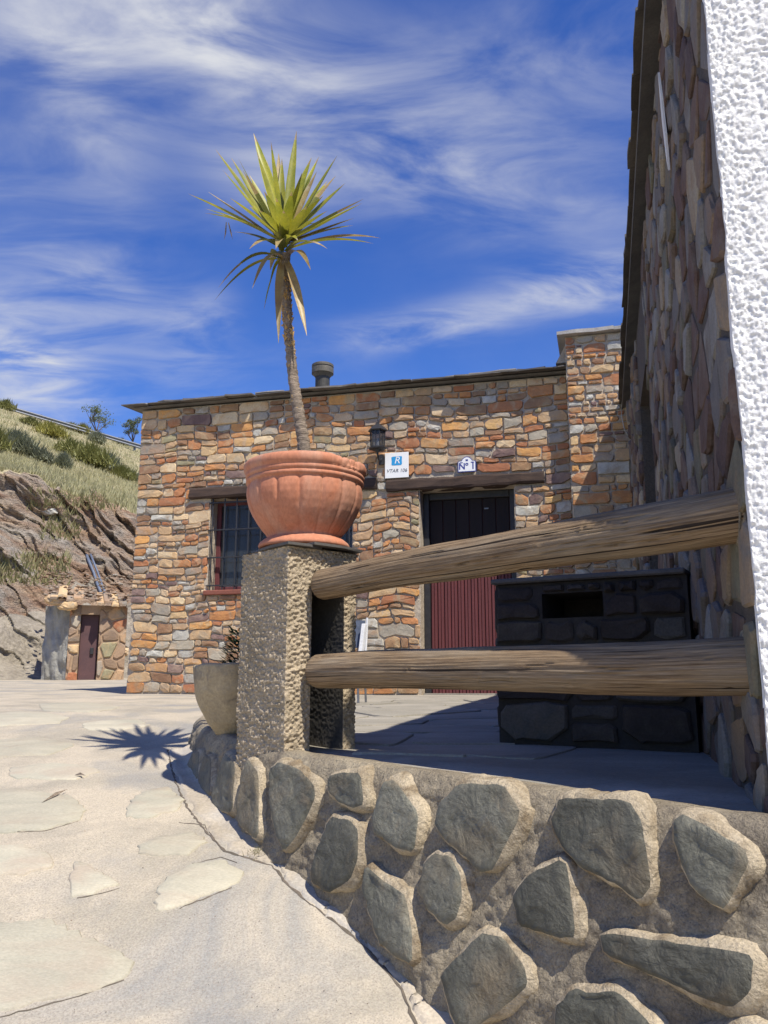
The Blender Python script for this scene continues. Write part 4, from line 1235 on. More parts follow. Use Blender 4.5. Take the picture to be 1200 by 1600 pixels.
prof = [(.0, .0), (.165, .0), (.183, .002), (.187, .010), (.182, .022), (.168, .034), (.152, .044), (.150, .050), (.158, .062), (.176, .082), (.195, .108), (.213, .138), (.227, .170), (.236, .200),
        (.239, .225), (.238, .245), (.234, .262), (.236, .266), (.242, .268), (.244, .276), (.241, .283), (.238, .285), (.240, .288), (.245, .291), (.246, .300), (.244, .305), (.243, .308), (.249, .314), (.254, .326), (.254, .340), (.248, .351), (.238, .356), (.226, .352), (.221, .34), (.218, .31), (.214, .28), (.21, .27)]
pr = []
for i in range(len(prof) - 1):
    k = max(1, int(math.hypot(prof[i + 1][0] - prof[i][0], prof[i + 1][1] - prof[i][1]) / .006))
    for j in range(k): pr.append((prof[i][0] + (prof[i + 1][0] - prof[i][0]) * j / k, prof[i][1] + (prof[i + 1][1] - prof[i][1]) * j / k))
pr.append(prof[-1])
lathe('pot_body', pr, pot_c, M['terracotta'], pot, 330, lobes)
lathe('soil', [(.216, .325), (.16, .33), (.08, .334), (.001, .336)], pot_c, M['soil'], pot, 40, lambda R, Z, T: (R, Z + .006 * fbm(R * 30 * np.cos(T), R * 30 * np.sin(T), 0, 7, 2)))
# ------------------------------------------------------------------ yucca
YD = 3.47
path_px = [(476, 712), (474, 690), (466, 640), (458, 590), (453, 540), (449, 500), (447, 460), (446, 425), (447, 395)]
pth = [at(x, y, YD) for x, y in path_px]
yuc = empty('yucca', (pth[0].x, YD, CTOP + .35), 'tall thin yucca with spiky yellow-green crown growing in the terracotta planter', 'plant')
pts = []
for i in range(len(pth) - 1):
    for k in range(14): pts.append(pth[i].lerp(pth[i + 1], k / 14))
n, m = len(pts), 26
P = np.zeros((n, m, 3)); th = np.linspace(0, 2 * math.pi, m, endpoint=False)
for i, p in enumerate(pts):
    s = i / n; rad = (.027 - .009 * min(1, s * 1.6)) * (1 + .05 * math.sin(i * 1.9)) + .0025 * (i % 3 == 0)
    rad += .003 * (.62 < s < .8)
    rn_ = rad * (1 + .10 * fbm(np.cos(th) * 3, np.sin(th) * 3, i * .9, 141, 2))
    P[i, :, 0] = p.x + rn_ * np.cos(th); P[i, :, 1] = p.y + rn_ * np.sin(th); P[i, :, 2] = p.z
grid('trunk', P, M['trunk'], yuc, wrap=True)
ps = MB(); rr = random.Random(15)
def pathpt(s):
    k = s * (len(pts) - 1); i = int(k); return pts[i].lerp(pts[min(i + 1, len(pts) - 1)], k - i)
for i in range(150):          # stubs of old leaves
    s = rr.uniform(.50, .86) if i < 120 else rr.uniform(.15, .5)
    c = pathpt(s); a = rr.uniform(0, 6.28); o = Vector((math.cos(a), math.sin(a), 0)); tng = Vector((-o.y, o.x, 0))
    ln_ = rr.uniform(.006, .02) * (1 if s > .5 else .6); w = rr.uniform(.004, .010)
    b0 = c + o * .019
    ps.add([b0 - tng * w, b0 + tng * w, b0 + o * ln_ * .6 + Vector((0, 0, rr.uniform(-.012, .014))), b0 + o * .004 + Vector((0, 0, -.012))], [(0, 1, 2), (0, 2, 3), (1, 3, 2)])
tag(ps.build('leaf_stub', M['trunk_peel'], yuc), kind='stuff')
Z4 = lambda X, Y: (280 + X / 3.018, 190 + Y / 3.018)
TIPS = [(350,55,0,'y',.5),(433,95,.0,'y',-.4),(553,45,0,'y',.1),(485,175,0,'y',.8),(625,170,0,'y',.3),(660,165,0,'y',.7),(745,160,0,'y',-.1),(783,290,0,'y',.2),(870,365,.0,'d',-.2),
 (862,385,.0,'y',.3),(825,455,.0,'t',.4),(950,550,.04,'t',.1),(915,575,.06,'y',-.2),(765,435,.0,'y',.9),(650,235,0,'t',.3),(740,255,0,'d',.8),(700,280,0,'y',.9),(170,130,0,'y',.0),(245,170,0,'y',.6),
 (280,175,0,'y',-.5),(205,228,0,'y',-.2),(42,340,.01,'y',.1),(135,330,0,'t',.3),(120,410,.02,'y',.5),(120,432,.03,'y',-.3),(260,520,.02,'d',.6),(185,783,.13,'d',.1),(165,845,.10,'y',.2),
 (345,788,.12,'t',-.4),(400,888,.10,'y',.3),(470,1045,.10,'t',-.3),(602,1010,.06,'d',-.5),(410,180,0,'y',.5),(365,140,0,'y',-.1),(580,240,0,'y',-.5),(820,490,.02,'y',.5),(300,230,0,'d',-.6),
 (455,360,0,'y',-.95),(490,420,.0,'y',-1.1),(530,330,0,'y',-.8),(380,420,.02,'y',-.9),(600,400,0,'y',-.9),(400,330,0,'y',-.7),(560,300,0,'y',.7),(330,400,.03,'y',.9),(650,480,.04,'y',.9),
 (700,600,.07,'d',-.7),(330,600,.08,'d',-.8),(620,700,.12,'d',.8),(430,700,.12,'d',.9),(540,150,0,'y',.9),(300,300,0,'y',.8),(680,350,0,'y',-.6),(240,360,.01,'y',-.6),(560,560,.06,'y',-1.1),(455,600,.08,'d',-1.1),
 (700,420,.0,'y',-.7),(330,250,0,'y',.3),(620,250,0,'y',-.3),(470,150,0,'d',1.0)]
def yleaf(base, tip, droop, w, mat, rr, dry_tip):
    n = 12; V = []; Fc = []; MI = []
    d = tip - base; L = d.length
    ctrl = base.lerp(tip, .5) + Vector((0, 0, droop * 1.6))
    if droop > .05: ctrl = base.lerp(tip, .45) + Vector((0, 0, droop * 1.2))
    view = Vector((rr.uniform(-.3, .3), -1, rr.uniform(.1, .6)))
    fold = rr.uniform(.2, .4)
    kink = rr.uniform(-.01, .01)
    for i in range(n + 1):
        t_ = i / n
        p = base * (1 - t_) ** 2 + ctrl * 2 * t_ * (1 - t_) + tip * t_ ** 2
        tg = ((ctrl - base) * (1 - t_) + (tip - ctrl) * t_).normalized()
        out = Vector((0, 0, 1)) - tg * tg.z
        if out.length < .2: out = view
        out = (out + view * .45).normalized()
        sd = tg.cross(out).normalized(); nr = sd.cross(tg)
        ww = w * (.62 + .38 * math.sin(min(t_ * 1.6, 1) * math.pi * .5) if t_ < .45 else max(.03, 1 - ((t_ - .45) / .55) ** 2.0))
        p = p + sd * kink * math.sin(t_ * 3)
        V += [p - sd * ww + nr * ww * fold, p - nr * ww * .15, p + sd * ww + nr * ww * fold]
    for i in range(n):
        for k in (0, 1): Fc.append((i * 3 + k, i * 3 + k + 1, i * 3 + k + 4, i * 3 + k + 3)); MI.append(1 if i >= n - dry_tip else 0)
    return mesh('leaf', V, Fc, [mat, M['yleaf_dry']], yuc, True, MI)
rr = random.Random(2)
for (X, Y, dr, kind, dep) in TIPS:
    px, py = Z4(X, Y)
    by = min(max(Y, 450), 690); s = (by - 430) / 260
    bx_, by_ = Z4(rr.uniform(482, 500), 560 + s * 90)
    base = at(bx_, by_, YD)
    plan = at(px, py, YD); flat = (plan - base).length
    full = .40
    dy = dep * .30 if flat > .3 else (1 if dep > 0 else -1) * math.sqrt(max(full ** 2 - flat ** 2, 0)) * min(1, abs(dep))
    tip = at(px, py, YD + dy)
    base = base + Vector(((tip.x - base.x) * .03, dy * .05, 0))
    mt = {'y': M['yleaf'], 'd': M['yleaf_dark'], 't': M['yleaf_dry']}[kind]
    if kind == 'd' and dr > .05: mt = M['yleaf_dry'] if rr.random() < .5 else M['yleaf_dark']
    yleaf(base, tip, dr, rr.uniform(.016, .024), mt, rr, 1 if kind == 'y' else 4)
# dry strips hanging at the left of the crown
a = at(*Z4(235, 490), YD - .05)
for (x1, y1, x2, y2) in ((222, 474, 212, 560), (232, 476, 252, 560)):
    p, q = at(*Z4(x1, y1), YD - .05), at(*Z4(x2, y2), YD - .05)
    V = [p + Vector((-.002, 0, 0)), p + Vector((.002, 0, 0)), (p + q) / 2 + Vector((.003, .01, 0)), q, (p + q) / 2 + Vector((-.003, .01, 0))]
    mesh('leaf', V, [(0, 1, 2, 3, 4)], M['yleaf_dry'], yuc)

# ------------------------------------------------------------------ stone trough behind the column
tr_d = 4.02
tc_ = at(378, 1062, tr_d); gztr = -.225
trc = (tc_.x, tr_d, gztr)
trough = empty('stone_trough', trc, 'half-round carved stone trough behind the column on the terrace edge', 'planter')
prof = [(.0, 0), (.07, 0), (.11, .012), (.15, .06), (.185, .13), (.21, .20), (.222, .27), (.225, .315), (.218, .322), (.19, .322), (.182, .315), (.17, .26), (.12, .2), (.001, .19)]
pr = []
for i in range(len(prof) - 1):
    for j in range(5): pr.append((prof[i][0] + (prof[i + 1][0] - prof[i][0]) * j / 5, prof[i][1] + (prof[i + 1][1] - prof[i][1]) * j / 5))
pr.append(prof[-1])
lathe('basin', pr, trc, M['trough'], trough, 72, lambda R, Z, T: (R * (1 + .035 * fbm(np.cos(T) * 2, np.sin(T) * 2, Z * 6, 151, 4)), Z + .008 * fbm(np.cos(T) * 2, np.sin(T) * 2, Z * 0, 152, 3) * (Z > .1)))
lathe('soil', [(.18, .27), (.001, .28)], trc, M['soil'], trough, 24)
pl = empty('potted_shrub', (trc[0] + .04, tr_d, gztr + .27), 'small dark green leafy shrub growing in the stone trough', 'plant')
rr = random.Random(6)
lf = MB()
for i in range(800):
    a = rr.uniform(0, 6.28); e = rr.uniform(0, 1) ** .5; h = rr.uniform(0, .21)
    c = Vector((trc[0] + .0 + math.cos(a) * e * .10 * (1.1 - h * 2), tr_d + math.sin(a) * e * .10 * (1.1 - h * 2), gztr + .27 + h))
    o = Vector((math.cos(a), math.sin(a), rr.uniform(.1, .8))).normalized(); s = o.cross(Vector((0, 0, 1))).normalized() * rr.uniform(.004, .008); l = rr.uniform(.02, .045)
    lf.add([c, c + o * l * .5 + s, c + o * l, c + o * l * .5 - s], [(0, 1, 2, 3)])
tag(lf.build('foliage', M['leaf_dark'], pl), kind='stuff')
st = MB(); st.tube([(trc[0] + .0, tr_d, gztr + .25), (trc[0] + .0, tr_d, gztr + .36), (trc[0] + .005, tr_d, gztr + .45)], [.007, .005, .003], 6).build('stem', M['bark'], pl)

# ------------------------------------------------------------------ low stone bench block in the shade
b0 = Vector((.47, 3.60, 0)); bdir = Vector((.75, -.42, 0)).normalized()
# extend to the side wall plane
tt_ = (WP - .0 - (-(b0.x * SN.x + b0.y * SN.y))) / (-(bdir.x * SN.x + bdir.y * SN.y))
blen = tt_ - .0
bn = Vector((bdir.y, -bdir.x, 0)); bback = -bn
bench = empty('stone_barbecue', b0 + Vector((0, 0, -.24)), 'low dark stone masonry block with a square niche, in deep shade behind the rails', 'barbecue')
BT = .415; zb_ = -.30
bm_ = MB()
# body with a niche: four boxes round a recess
nu0, nu1, nz0, nz1 = .20, .45, .27, .37
dep = .62
def bb(u0, u1, z0, z1, d0, d1): bm_.frame_box(b0 + bdir * u0 + bback * d0 + Vector((0, 0, z0)), bdir * (u1 - u0), bback * (d1 - d0), Vector((0, 0, z1 - z0)))
bb(0, nu0, zb_, BT, 0, .3); bb(nu1, blen - .03, zb_, BT, 0, .3); bb(nu0, nu1, zb_, nz0, 0, .3); bb(nu0, nu1, nz1, BT, 0, .3); bb(0, blen - .05, zb_, BT, .3, dep)
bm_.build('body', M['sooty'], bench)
bframe = lambda a, b, c: b0 + bdir * a + bn * c + Vector((0, 0, b))
r = random.Random(18); rects = []
z = zb_ + .08
while z < BT - .02:
    h = r.uniform(.14, .24)
    if z + h > BT - .1: h = BT - z - .005
    bsp(0, z, blen - .04, z + h, r, rects, .22, 1.6, 3.6); z += h
polys = []
for rc in rects:
    for q in trim(rc, [(nu0, nz0, nu1, nz1)]):
        g = .008
        if q[2] - q[0] > .05 and q[3] - q[1] > .035: polys.append(rect_stone_poly(q[0] + g, q[1] + g, q[2] - g, q[3] - g, r))
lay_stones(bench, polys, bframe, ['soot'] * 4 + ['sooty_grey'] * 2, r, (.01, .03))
# left cheek stones
cframe = lambda a, b, c: b0 + bback * (.6 - a) - bdir * c + Vector((0, 0, b))
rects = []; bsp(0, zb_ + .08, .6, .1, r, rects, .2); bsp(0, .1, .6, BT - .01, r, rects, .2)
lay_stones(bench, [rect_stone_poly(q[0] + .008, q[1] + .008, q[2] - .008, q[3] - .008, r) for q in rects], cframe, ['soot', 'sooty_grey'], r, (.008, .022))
MB().bevel_box(b0 - bdir * .01 + bn * .035 + Vector((0, 0, BT + .002)), bdir * (blen - .02), bback * (dep + .03), Vector((0, 0, .022)), .006).build('top_slab', M['roof_slate'], bench)

# ------------------------------------------------------------------ wall lantern
_d = pray(590, 702); _t = (FO + FN * .19).dot(FN) / _d.dot(FN); _p = _d * _t
lu, lzb = (_p - FO).dot(FU), _p.z
def ff(a, b, c): return fframe(lu + a, b, c)
lam = empty('wall_lantern', ff(0, lzb, 0), 'black six-sided iron wall lantern with glass panes on the stone house wall', 'lantern')
LP = .19; 
z0 = lzb
def hexring(rad, z, rot=0):
    rad = rad * 1.2; z = z0 + (z - z0) * 1.12
    return [ff(0, z, LP) + FU * (rad * math.cos(math.pi / 3 * i + rot)) + FN * (rad * math.sin(math.pi / 3 * i + rot)) for i in range(6)]
def hexloft(name, spec, mat, par):
    V = []; Fc = []
    for rad, z in spec: V += hexring(rad, z)
    for l in range(len(spec) - 1):
        for i in range(6): Fc.append((l * 6 + i, l * 6 + (i + 1) % 6, (l + 1) * 6 + (i + 1) % 6, (l + 1) * 6 + i))
    Fc.append(tuple(range(6))[::-1]); Fc.append(tuple((len(spec) - 1) * 6 + i for i in range(6)))
    return mesh(name, V, Fc, mat, par)
z0 = lzb
hexloft('base', [(.012, z0 - .03), (.022, z0 - .02), (.03, z0 - .005), (.075, z0), (.078, z0 + .012), (.066, z0 + .018)], M['iron'], lam)
hexloft('glass', [(.056, z0 + .019), (.062, z0 + .165)], M['glass'], lam)
hexloft('roof', [(.074, z0 + .165), (.084, z0 + .172), (.080, z0 + .182), (.045, z0 + .215), (.022, z0 + .232), (.012, z0 + .24), (.013, z0 + .248), (.004, z0 + .262), (.003, z0 + .29)], M['iron'], lam)
A_ = hexring(.059, z0 + .017); B_ = hexring(.066, z0 + .167)
for i in range(6): MB().tube([A_[i], B_[i]], .0045, 6).build('glazing_bar', M['iron'], lam)
for i in range(6):
    a_, b_ = (A_[i] + A_[(i + 1) % 6]) / 2, (B_[i] + B_[(i + 1) % 6]) / 2
    MB().tube([a_, b_], .002, 5).build('glazing_bar', M['iron'], lam)
MB().tube([ff(0, z0 - .01, LP), ff(0, z0 - .05, LP), ff(0, z0 - .085, LP - .03), ff(0, z0 - .10, LP - .08), ff(0, z0 - .085, LP - .12), ff(0, z0 - .06, .03)], [.010, .010, .009, .009, .009, .010], 8).build('arm', M['iron'], lam, True)
MB().bevel_box(ff(-.028, z0 - .12, .02), FU * .056, Vector((0, 0, .11)), FN * .014, .004).build('wall_plate', M['iron'], lam)
hexloft('bulb', [(.012, z0 + .018), (.018, z0 + .05), (.016, z0 + .08), (.005, z0 + .10)], M['chair_white'], lam)

# ------------------------------------------------------------------ signs
def flat_mat(name, c, rough=.35):
    m, nt, b = new_mat(name); b.inputs['Base Color'].default_value = c4(c); b.inputs['Roughness'].default_value = rough; return m
M['enamel'] = surf('white_enamel', (.82, .82, .80), (.78, .78, .77), scale=4, rough=.3, bump=0, fine=.02)
M['ink_blue'] = flat_mat('sky_blue_print', (.03, .30, .62)); M['ink_grey'] = flat_mat('grey_print', (.10, .10, .11))
M['ink_navy'] = flat_mat('navy_glaze', (.02, .03, .22)); M['ink_white'] = flat_mat('white_print', (.82, .82, .82)); M['ink_tan'] = flat_mat('tan_print', (.6, .45, .2))
def text(name, s, u, z, w, size, mat, par, shear=0, xs=1.0, bold=0):
    cu = bpy.data.curves.new(name, 'FONT'); cu.body = s; cu.size = size; cu.align_x = 'CENTER'; cu.align_y = 'CENTER'; cu.shear = shear; cu.extrude = .0006; cu.offset = bold
    tmp = bpy.data.objects.new('tmp', cu); COL.objects.link(tmp)
    dg = bpy.context.evaluated_depsgraph_get(); me = bpy.data.meshes.new_from_object(tmp.evaluated_get(dg))
    V = [tuple(fframe(u + v.co.x * xs, z + v.co.y, w + v.co.z)) for v in me.vertices]; Fc = [tuple(p.vertices) for p in me.polygons]
    bpy.data.objects.remove(tmp); bpy.data.meshes.remove(me)
    return mesh(name, V, Fc, mat, par)
u0, z1 = fac(603, 710); u1, z0s = fac(640, 747)
su, sz = (u0 + u1) / 2, (z0s + z1) / 2; SW = (u1 - u0)
sg = empty('registration_sign', fframe(su, z0s, .045), 'square white sign with blue R logo and VTAR 106 beside the lantern', 'sign')
MB().bevel_box(fframe(u0, z0s, .036), FU * SW, Vector((0, 0, z1 - z0s)), FN * .008, .002).build('plate', M['enamel'], sg)
V = [fframe(su + a * .052 * SW / .23, sz + .045 + b * .043 * SW / .23, .0455) for a, b in ((-.98, -.8), (-.8, -1), (.8, -1), (1, -.75), (.95, 0), (1, .9), (.8, 1), (-.78, .98), (-1, .8), (-.92, 0))]
mesh('logo', V, [tuple(range(len(V)))], M['ink_blue'], sg)
text('letter', 'R', su + .003, sz + .047, .0465, .095 * SW / .23, M['ink_white'], sg, .25)
V = [fframe(su + a, sz + .045 + b, .048) for a, b in ((-.012, .026), (-.006, .020), (.0, .028), (-.005, .034))]
mesh('logo_dot', V, [(0, 1, 2, 3)], M['ink_tan'], sg)
text('lettering', 'VTAR 106', su, sz - .055 * SW / .23, .0455, .047 * SW / .23, M['ink_grey'], sg, .2, 1.0)
# ceramic number plate
n0u, n1z = fac(716, 716); n1u, n0z = fac(745, 738)
nu_, nz_ = (n0u + n1u) / 2, (n0z + n1z) / 2; nw = (n1u - n0u) / 2; nh = (n1z - n0z) / 2
npl = empty('number_plate', fframe(nu_, n0z, .045), 'small arched ceramic house number plate reading Nº 1 above the door', 'sign')
def plaque(k, w0, w1, name, mat, inset=0):
    o = [(-1, -1), (1, -1), (1, .30), (.92, .42), (.62, .45), (.50, .70), (.25, .95), (0, 1.02), (-.25, .95), (-.50, .70), (-.62, .45), (-.92, .42), (-1, .30)]
    V = []
    for w in (w0, w1):
        for a, b in o: V.append(fframe(nu_ + a * (nw - inset), nz_ + b * (nh - inset), w))
    n = len(o)
    return mesh(name, V, [tuple(range(n))[::-1], tuple(range(n, 2 * n))] + [(i, (i + 1) % n, (i + 1) % n + n, i + n) for i in range(n)], mat, npl)
plaque(1, .034, .042, 'tile_border', M['ink_navy']); plaque(1, .0415, .0435, 'tile', M['enamel'], .008)
text('lettering', 'Nº 1', nu_, nz_ - nh * .30, .044, nh * 1.15, M['ink_navy'], npl, 0, .95, .002)
V = [fframe(nu_ + .018 * math.cos(a * math.pi / 4) * (1 if a % 2 else .6), nz_ + nh * .52 + .014 * math.sin(a * math.pi / 4) * (1 if a % 2 else .6), .0445) for a in range(8)]
mesh('crest', V, [tuple(range(8))], M['ink_navy'], npl)
for sgn in (-1, 1):
    V = [fframe(nu_ + sgn * (nw * .62) + .02 * math.cos(a * 1.0472), nz_ + nh * .22 + .006 * math.sin(a * 1.0472), .0445) for a in range(6)]
    mesh('flourish', V, [tuple(range(6))], M['ink_navy'], npl)
# small ceramic tile is mounted just above the lintel; cable on the taller block
cab = MB(); cpx = [(975, 590), (972, 620), (971, 650), (976, 672), (988, 690)]
cpts = []
for x, y in cpx:
    d = pray(x, y); o_ = FO + FN * (PP + .05); t_ = o_.dot(FN) / d.dot(FN); cpts.append(d * t_)
tag(cab.tube(cpts, .005, 6).build('cable', M['wire'], None, True), 'thin pale cable hanging down the shaded stone gable end', 'cable')

# ------------------------------------------------------------------ chair by the house
chd = 6.7
cb_ = at(562, 1100, chd); cz = float(Tz(chd)) + .012
ch = empty('garden_chair', (cb_.x - .12, chd, cz), 'small tubular metal chair mostly hidden behind the column, before the house wall', 'chair')
def cp(a, b, c): return Vector((cb_.x - .12 + a, chd + b, cz + c))
for (a, b) in ((-.18, -.16), (.115, -.18), (-.17, .17), (.165, .12)):
    MB().tube([cp(a, b, 0), cp(a * .93, b * .8, .30)], .009, 8).build('leg', M['chair_grey'], ch)
MB().bevel_box(cp(-.19, -.18, .30), (.36, 0, 0), (0, .34, 0), (0, 0, .02), .006).build('seat', M['chair_sling'], ch)
for a in (-.18, .155):
    MB().tube([cp(a, .15, .30), cp(a + .01, .2, .50), cp(a + .015, .23, .66)], .010, 8).build('back_post', M['chair_white'], ch)
V = [cp(-.17, .185, .42), cp(.145, .185, .42), cp(.155, .225, .64), cp(-.16, .225, .64)]; V += [v + Vector((0, .012, 0)) for v in V]
mesh('backrest', V, [(0, 1, 2, 3), (7, 6, 5, 4), (0, 4, 5, 1), (1, 5, 6, 2), (2, 6, 7, 3), (3, 7, 4, 0)], M['chair_sling'], ch)
MB().bevel_box(cp(.095, .10, .33), (.03, 0, 0), (.02, .03, 0), (.03, .06, .28), .004).build('armrest', M['chair_white'], ch)

# ------------------------------------------------------------------ hillside: rock cut, grass slope
# (across a: 0 = photo left edge, 1 = house corner); control profiles (px, py, distance)
prof0 = [(0, 1064, 15.5), (0, 1040, 16.3), (0, 960, 17.2), (0, 880, 18.2), (0, 800, 19.4), (0, 752, 20.5), (0, 715, 25), (0, 670, 36), (0, 640, 46), (0, 634, 49), (0, 632, 60)]
prof1 = [(215, 1060, 17), (215, 1040, 18.6), (215, 975, 19.6), (215, 920, 20.6), (215, 860, 21.8), (215, 818, 23), (215, 790, 29), (215, 742, 42), (215, 706, 52), (215, 702, 55), (215, 701, 66)]
P0 = np.array([list(at(*p)) for p in prof0]); P1 = np.array([list(at(*p)) for p in prof1])
vk = np.array([0, .05, .2, .35, .5, .6, .7, .85, .95, .97, 1.0])
na, nv2 = 420, 560
av = np.linspace(-1.3, 2.3, na)[:, None]
vv = np.concatenate([np.linspace(0, .62, 380), np.linspace(.62, 1, 181)[1:]])[None, :]
def prof_at(v):
    return (np.stack([np.interp(v, vk, P0[:, i]) for i in range(3)], -1), np.stack([np.interp(v, vk, P1[:, i]) for i in range(3)], -1))
q0, q1 = prof_at(vv[0])
HP = q0[None] * (1 - av[..., None]) + q1[None] * av[..., None]
X_, Y_, Z_ = HP[..., 0], HP[..., 1], HP[..., 2]
bnd = .60 + .03 * fbm(av * 7, 0, 0, 161, 3)
rockm = np.clip((bnd - vv) / .03, 0, 1) * np.clip(vv / .08, 0, 1)
# strata dipping to the right
sx_ = X_ * .62 + Z_ * .78; sy_ = -X_ * .78 + Z_ * .62
warp_ = .35 * fbm(X_ * .5, Z_ * .5, Y_ * .2, 163, 3)
st1 = fbm(sx_ * 3.4 + warp_ * 2, sy_ * .55 + warp_, 0 * X_, 165, 4, .55)
st2 = 1 - np.abs(fbm(sx_ * 4.5 + warp_ * 3, sy_ * .9, 3 + 0 * X_, 167, 3)) * 1.6
q_ = (sx_ + .5 * warp_ + .10 * fbm(X_ * 2.5, Z_ * 2.5, 0 * X_, 175, 3)) * 3.0; led = .5 - (q_ - np.floor(q_)); led = led * (.4 + .9 * np.clip(.5 + fbm(sx_ * 1.1, sy_ * .5, 9 + 0 * X_, 176, 2), 0, 1))
st3 = fbm(sx_ * 9 + warp_ * 2, sy_ * 2.4, 5 + 0 * X_, 177, 3)
upz = np.clip((vv - .18) / .25, 0, 1)
D = rockm * ((.26 * st1 + .16 * st2 + .30 * led + .10 * st3) * (.35 + .65 * upz)) + .10 * fbm(X_ * 1.6, Y_ * 1.6, Z_ * 1.6, 169, 4) * np.clip(vv / .05, 0, 1)
D += .5 * fbm(X_ * .22, Z_ * .3, 0 * X_, 171, 2) * np.clip(vv / .15, 0, 1) * np.clip((.95 - vv) / .1, 0, 1)
ov = np.clip((vv - .52) / .05, 0, 1) * np.clip((bnd + .02 - vv) / .02, 0, 1)
D += ov * .45
HP[..., 1] -= D * .9; HP[..., 2] += D * .25; HP[..., 0] += D * .1
hill = grid('hillside', HP, [M['rock'], M['hillsoil'], M['scree']], None, flip=True); tag(hill, kind='structure')
npoly = (na - 1) * (len(vv[0]) - 1)
mi = np.zeros((na - 1, len(vv[0]) - 1), int)
vm = np.broadcast_to(vv[:, :-1], mi.shape); bm2 = bnd[:-1] + .012 * fbm(X_[:-1, :-1] * 3, Z_[:-1, :-1] * 3, 0, 173, 3)
mi[vm > bm2] = 1
lowb = .26 - .06 * av[:-1] + .12 * fbm(X_[:-1, :-1] * .8, Z_[:-1, :-1] * .8, 0, 174, 4)
mi[vm < lowb] = 2
hill.data.polygons.foreach_set('material_index', mi.ravel().astype(np.int32))
hbvh = BVHTree.FromPolygons([tuple(v) for v in HP.reshape(-1, 3)], [tuple(p.vertices) for p in hill.data.polygons])
def on_hill(px, py):
    return hbvh.ray_cast(Vector((0, 0, 0)), pray(px, py).normalized())[0]
# guard rail along the crest
ga, gb = (-160, 583, 44.5), (250, 705, 52.5)
def rail_pt(t_): 
    px = ga[0] + (gb[0] - ga[0]) * t_; py = 634 + (px - 0) * (697 - 634) / 215.0; d = ga[2] + (gb[2] - ga[2]) * t_
    return at(px, py, d)
gr = empty('guard_rail', rail_pt(.5) - Vector((0, 0, .8)), 'galvanised roadside guard rail running down the hill crest', 'guard rail')
P = []
prof_r = [(-.15, 0), (-.12, .06), (-.07, .08), (-.03, .0), (0, -.02), (.03, .0), (.07, .08), (.12, .06), (.15, 0)]
n = 60
for i in range(n + 1):
    c = rail_pt(i / n)
    P.append([(c.x + .03, c.y - w - .1, c.z + h * 1.0) for h, w in prof_r])
grid('rail', np.array(P), M['steel'], gr, smooth=True)
for px in (-150, -95, -15, 63, 142, 210):
    t_ = (px - ga[0]) / (gb[0] - ga[0]); c = rail_pt(t_)
    MB().bevel_box(c + Vector((-.07, .02, -1.1)), (.14, 0, 0), (0, .10, 0), (0, 0, 1.3), .01).build('post', M['steel'], gr)

def blades(n, cfun, L, w, r, spread, up=1.0, seg=1):
    b = MB()
    for i in range(n):
        c = cfun(r); a = r.uniform(0, 6.28); o = Vector((math.cos(a) * spread, math.sin(a) * spread, up)).normalized()
        l = r.uniform(*L); s = Vector((math.cos(a + 1.3), math.sin(a + 1.3), 0)) * r.uniform(.6, 1.3) * w
        b.add([c - s, c + s, c + o * l + Vector((math.cos(a), math.sin(a), 0)) * l * .15], [(0, 1, 2)])
    return b
SHR = [  # px, py(base), half-width px, height px, kind
 (20, 708, 34, 34, 'broom_grey', 'broad grey-green broom shrub at the left edge of the slope'),
 (-25, 700, 30, 40, 'broom', 'olive broom shrub cut by the left frame edge on the slope'),
 (60, 722, 22, 22, 'broom_grey', 'low silvery shrub right of the broad grey-green broom'),
 (45, 664, 18, 12, 'broom', 'dark olive shrub just under the rail near its left end'),
 (75, 682, 26, 22, 'broom_yel', 'yellow-green broom shrub beneath the middle of the rail'),
 (8, 640, 14, 16, 'broom', 'small dark shrub poking above the rail at the far left'),
 (108, 712, 26, 26, 'broom', 'olive broom shrub on mid slope left of the largest one'),
 (140, 728, 30, 34, 'broom', 'largest dark olive broom shrub in the middle of the slope'),
 (168, 735, 22, 26, 'broom_grey', 'grey-tinged shrub touching the right side of the largest broom'),
 (98, 732, 12, 24, 'broom_grey', 'small pale upright shrub standing alone in dry grass'),
 (190, 748, 18, 20, 'broom', 'dark shrub nearest the house corner'),
 (206, 752, 12, 16, 'broom_grey', 'small pale shrub tucked against the house corner'),
 (150, 692, 14, 18, 'broom_grey', 'grey shrub beneath the larger small tree'),
 (110, 672, 14, 12, 'broom_yel', 'yellowish shrub on the crest left of the larger small tree'),
 (128, 678, 14, 16, 'broom_yel', 'yellow-green bush joining the larger small tree at the crest'),
 (188, 694, 10, 10, 'broom', 'low green bush behind the rail by the right tree'),
]
rr = random.Random(40)
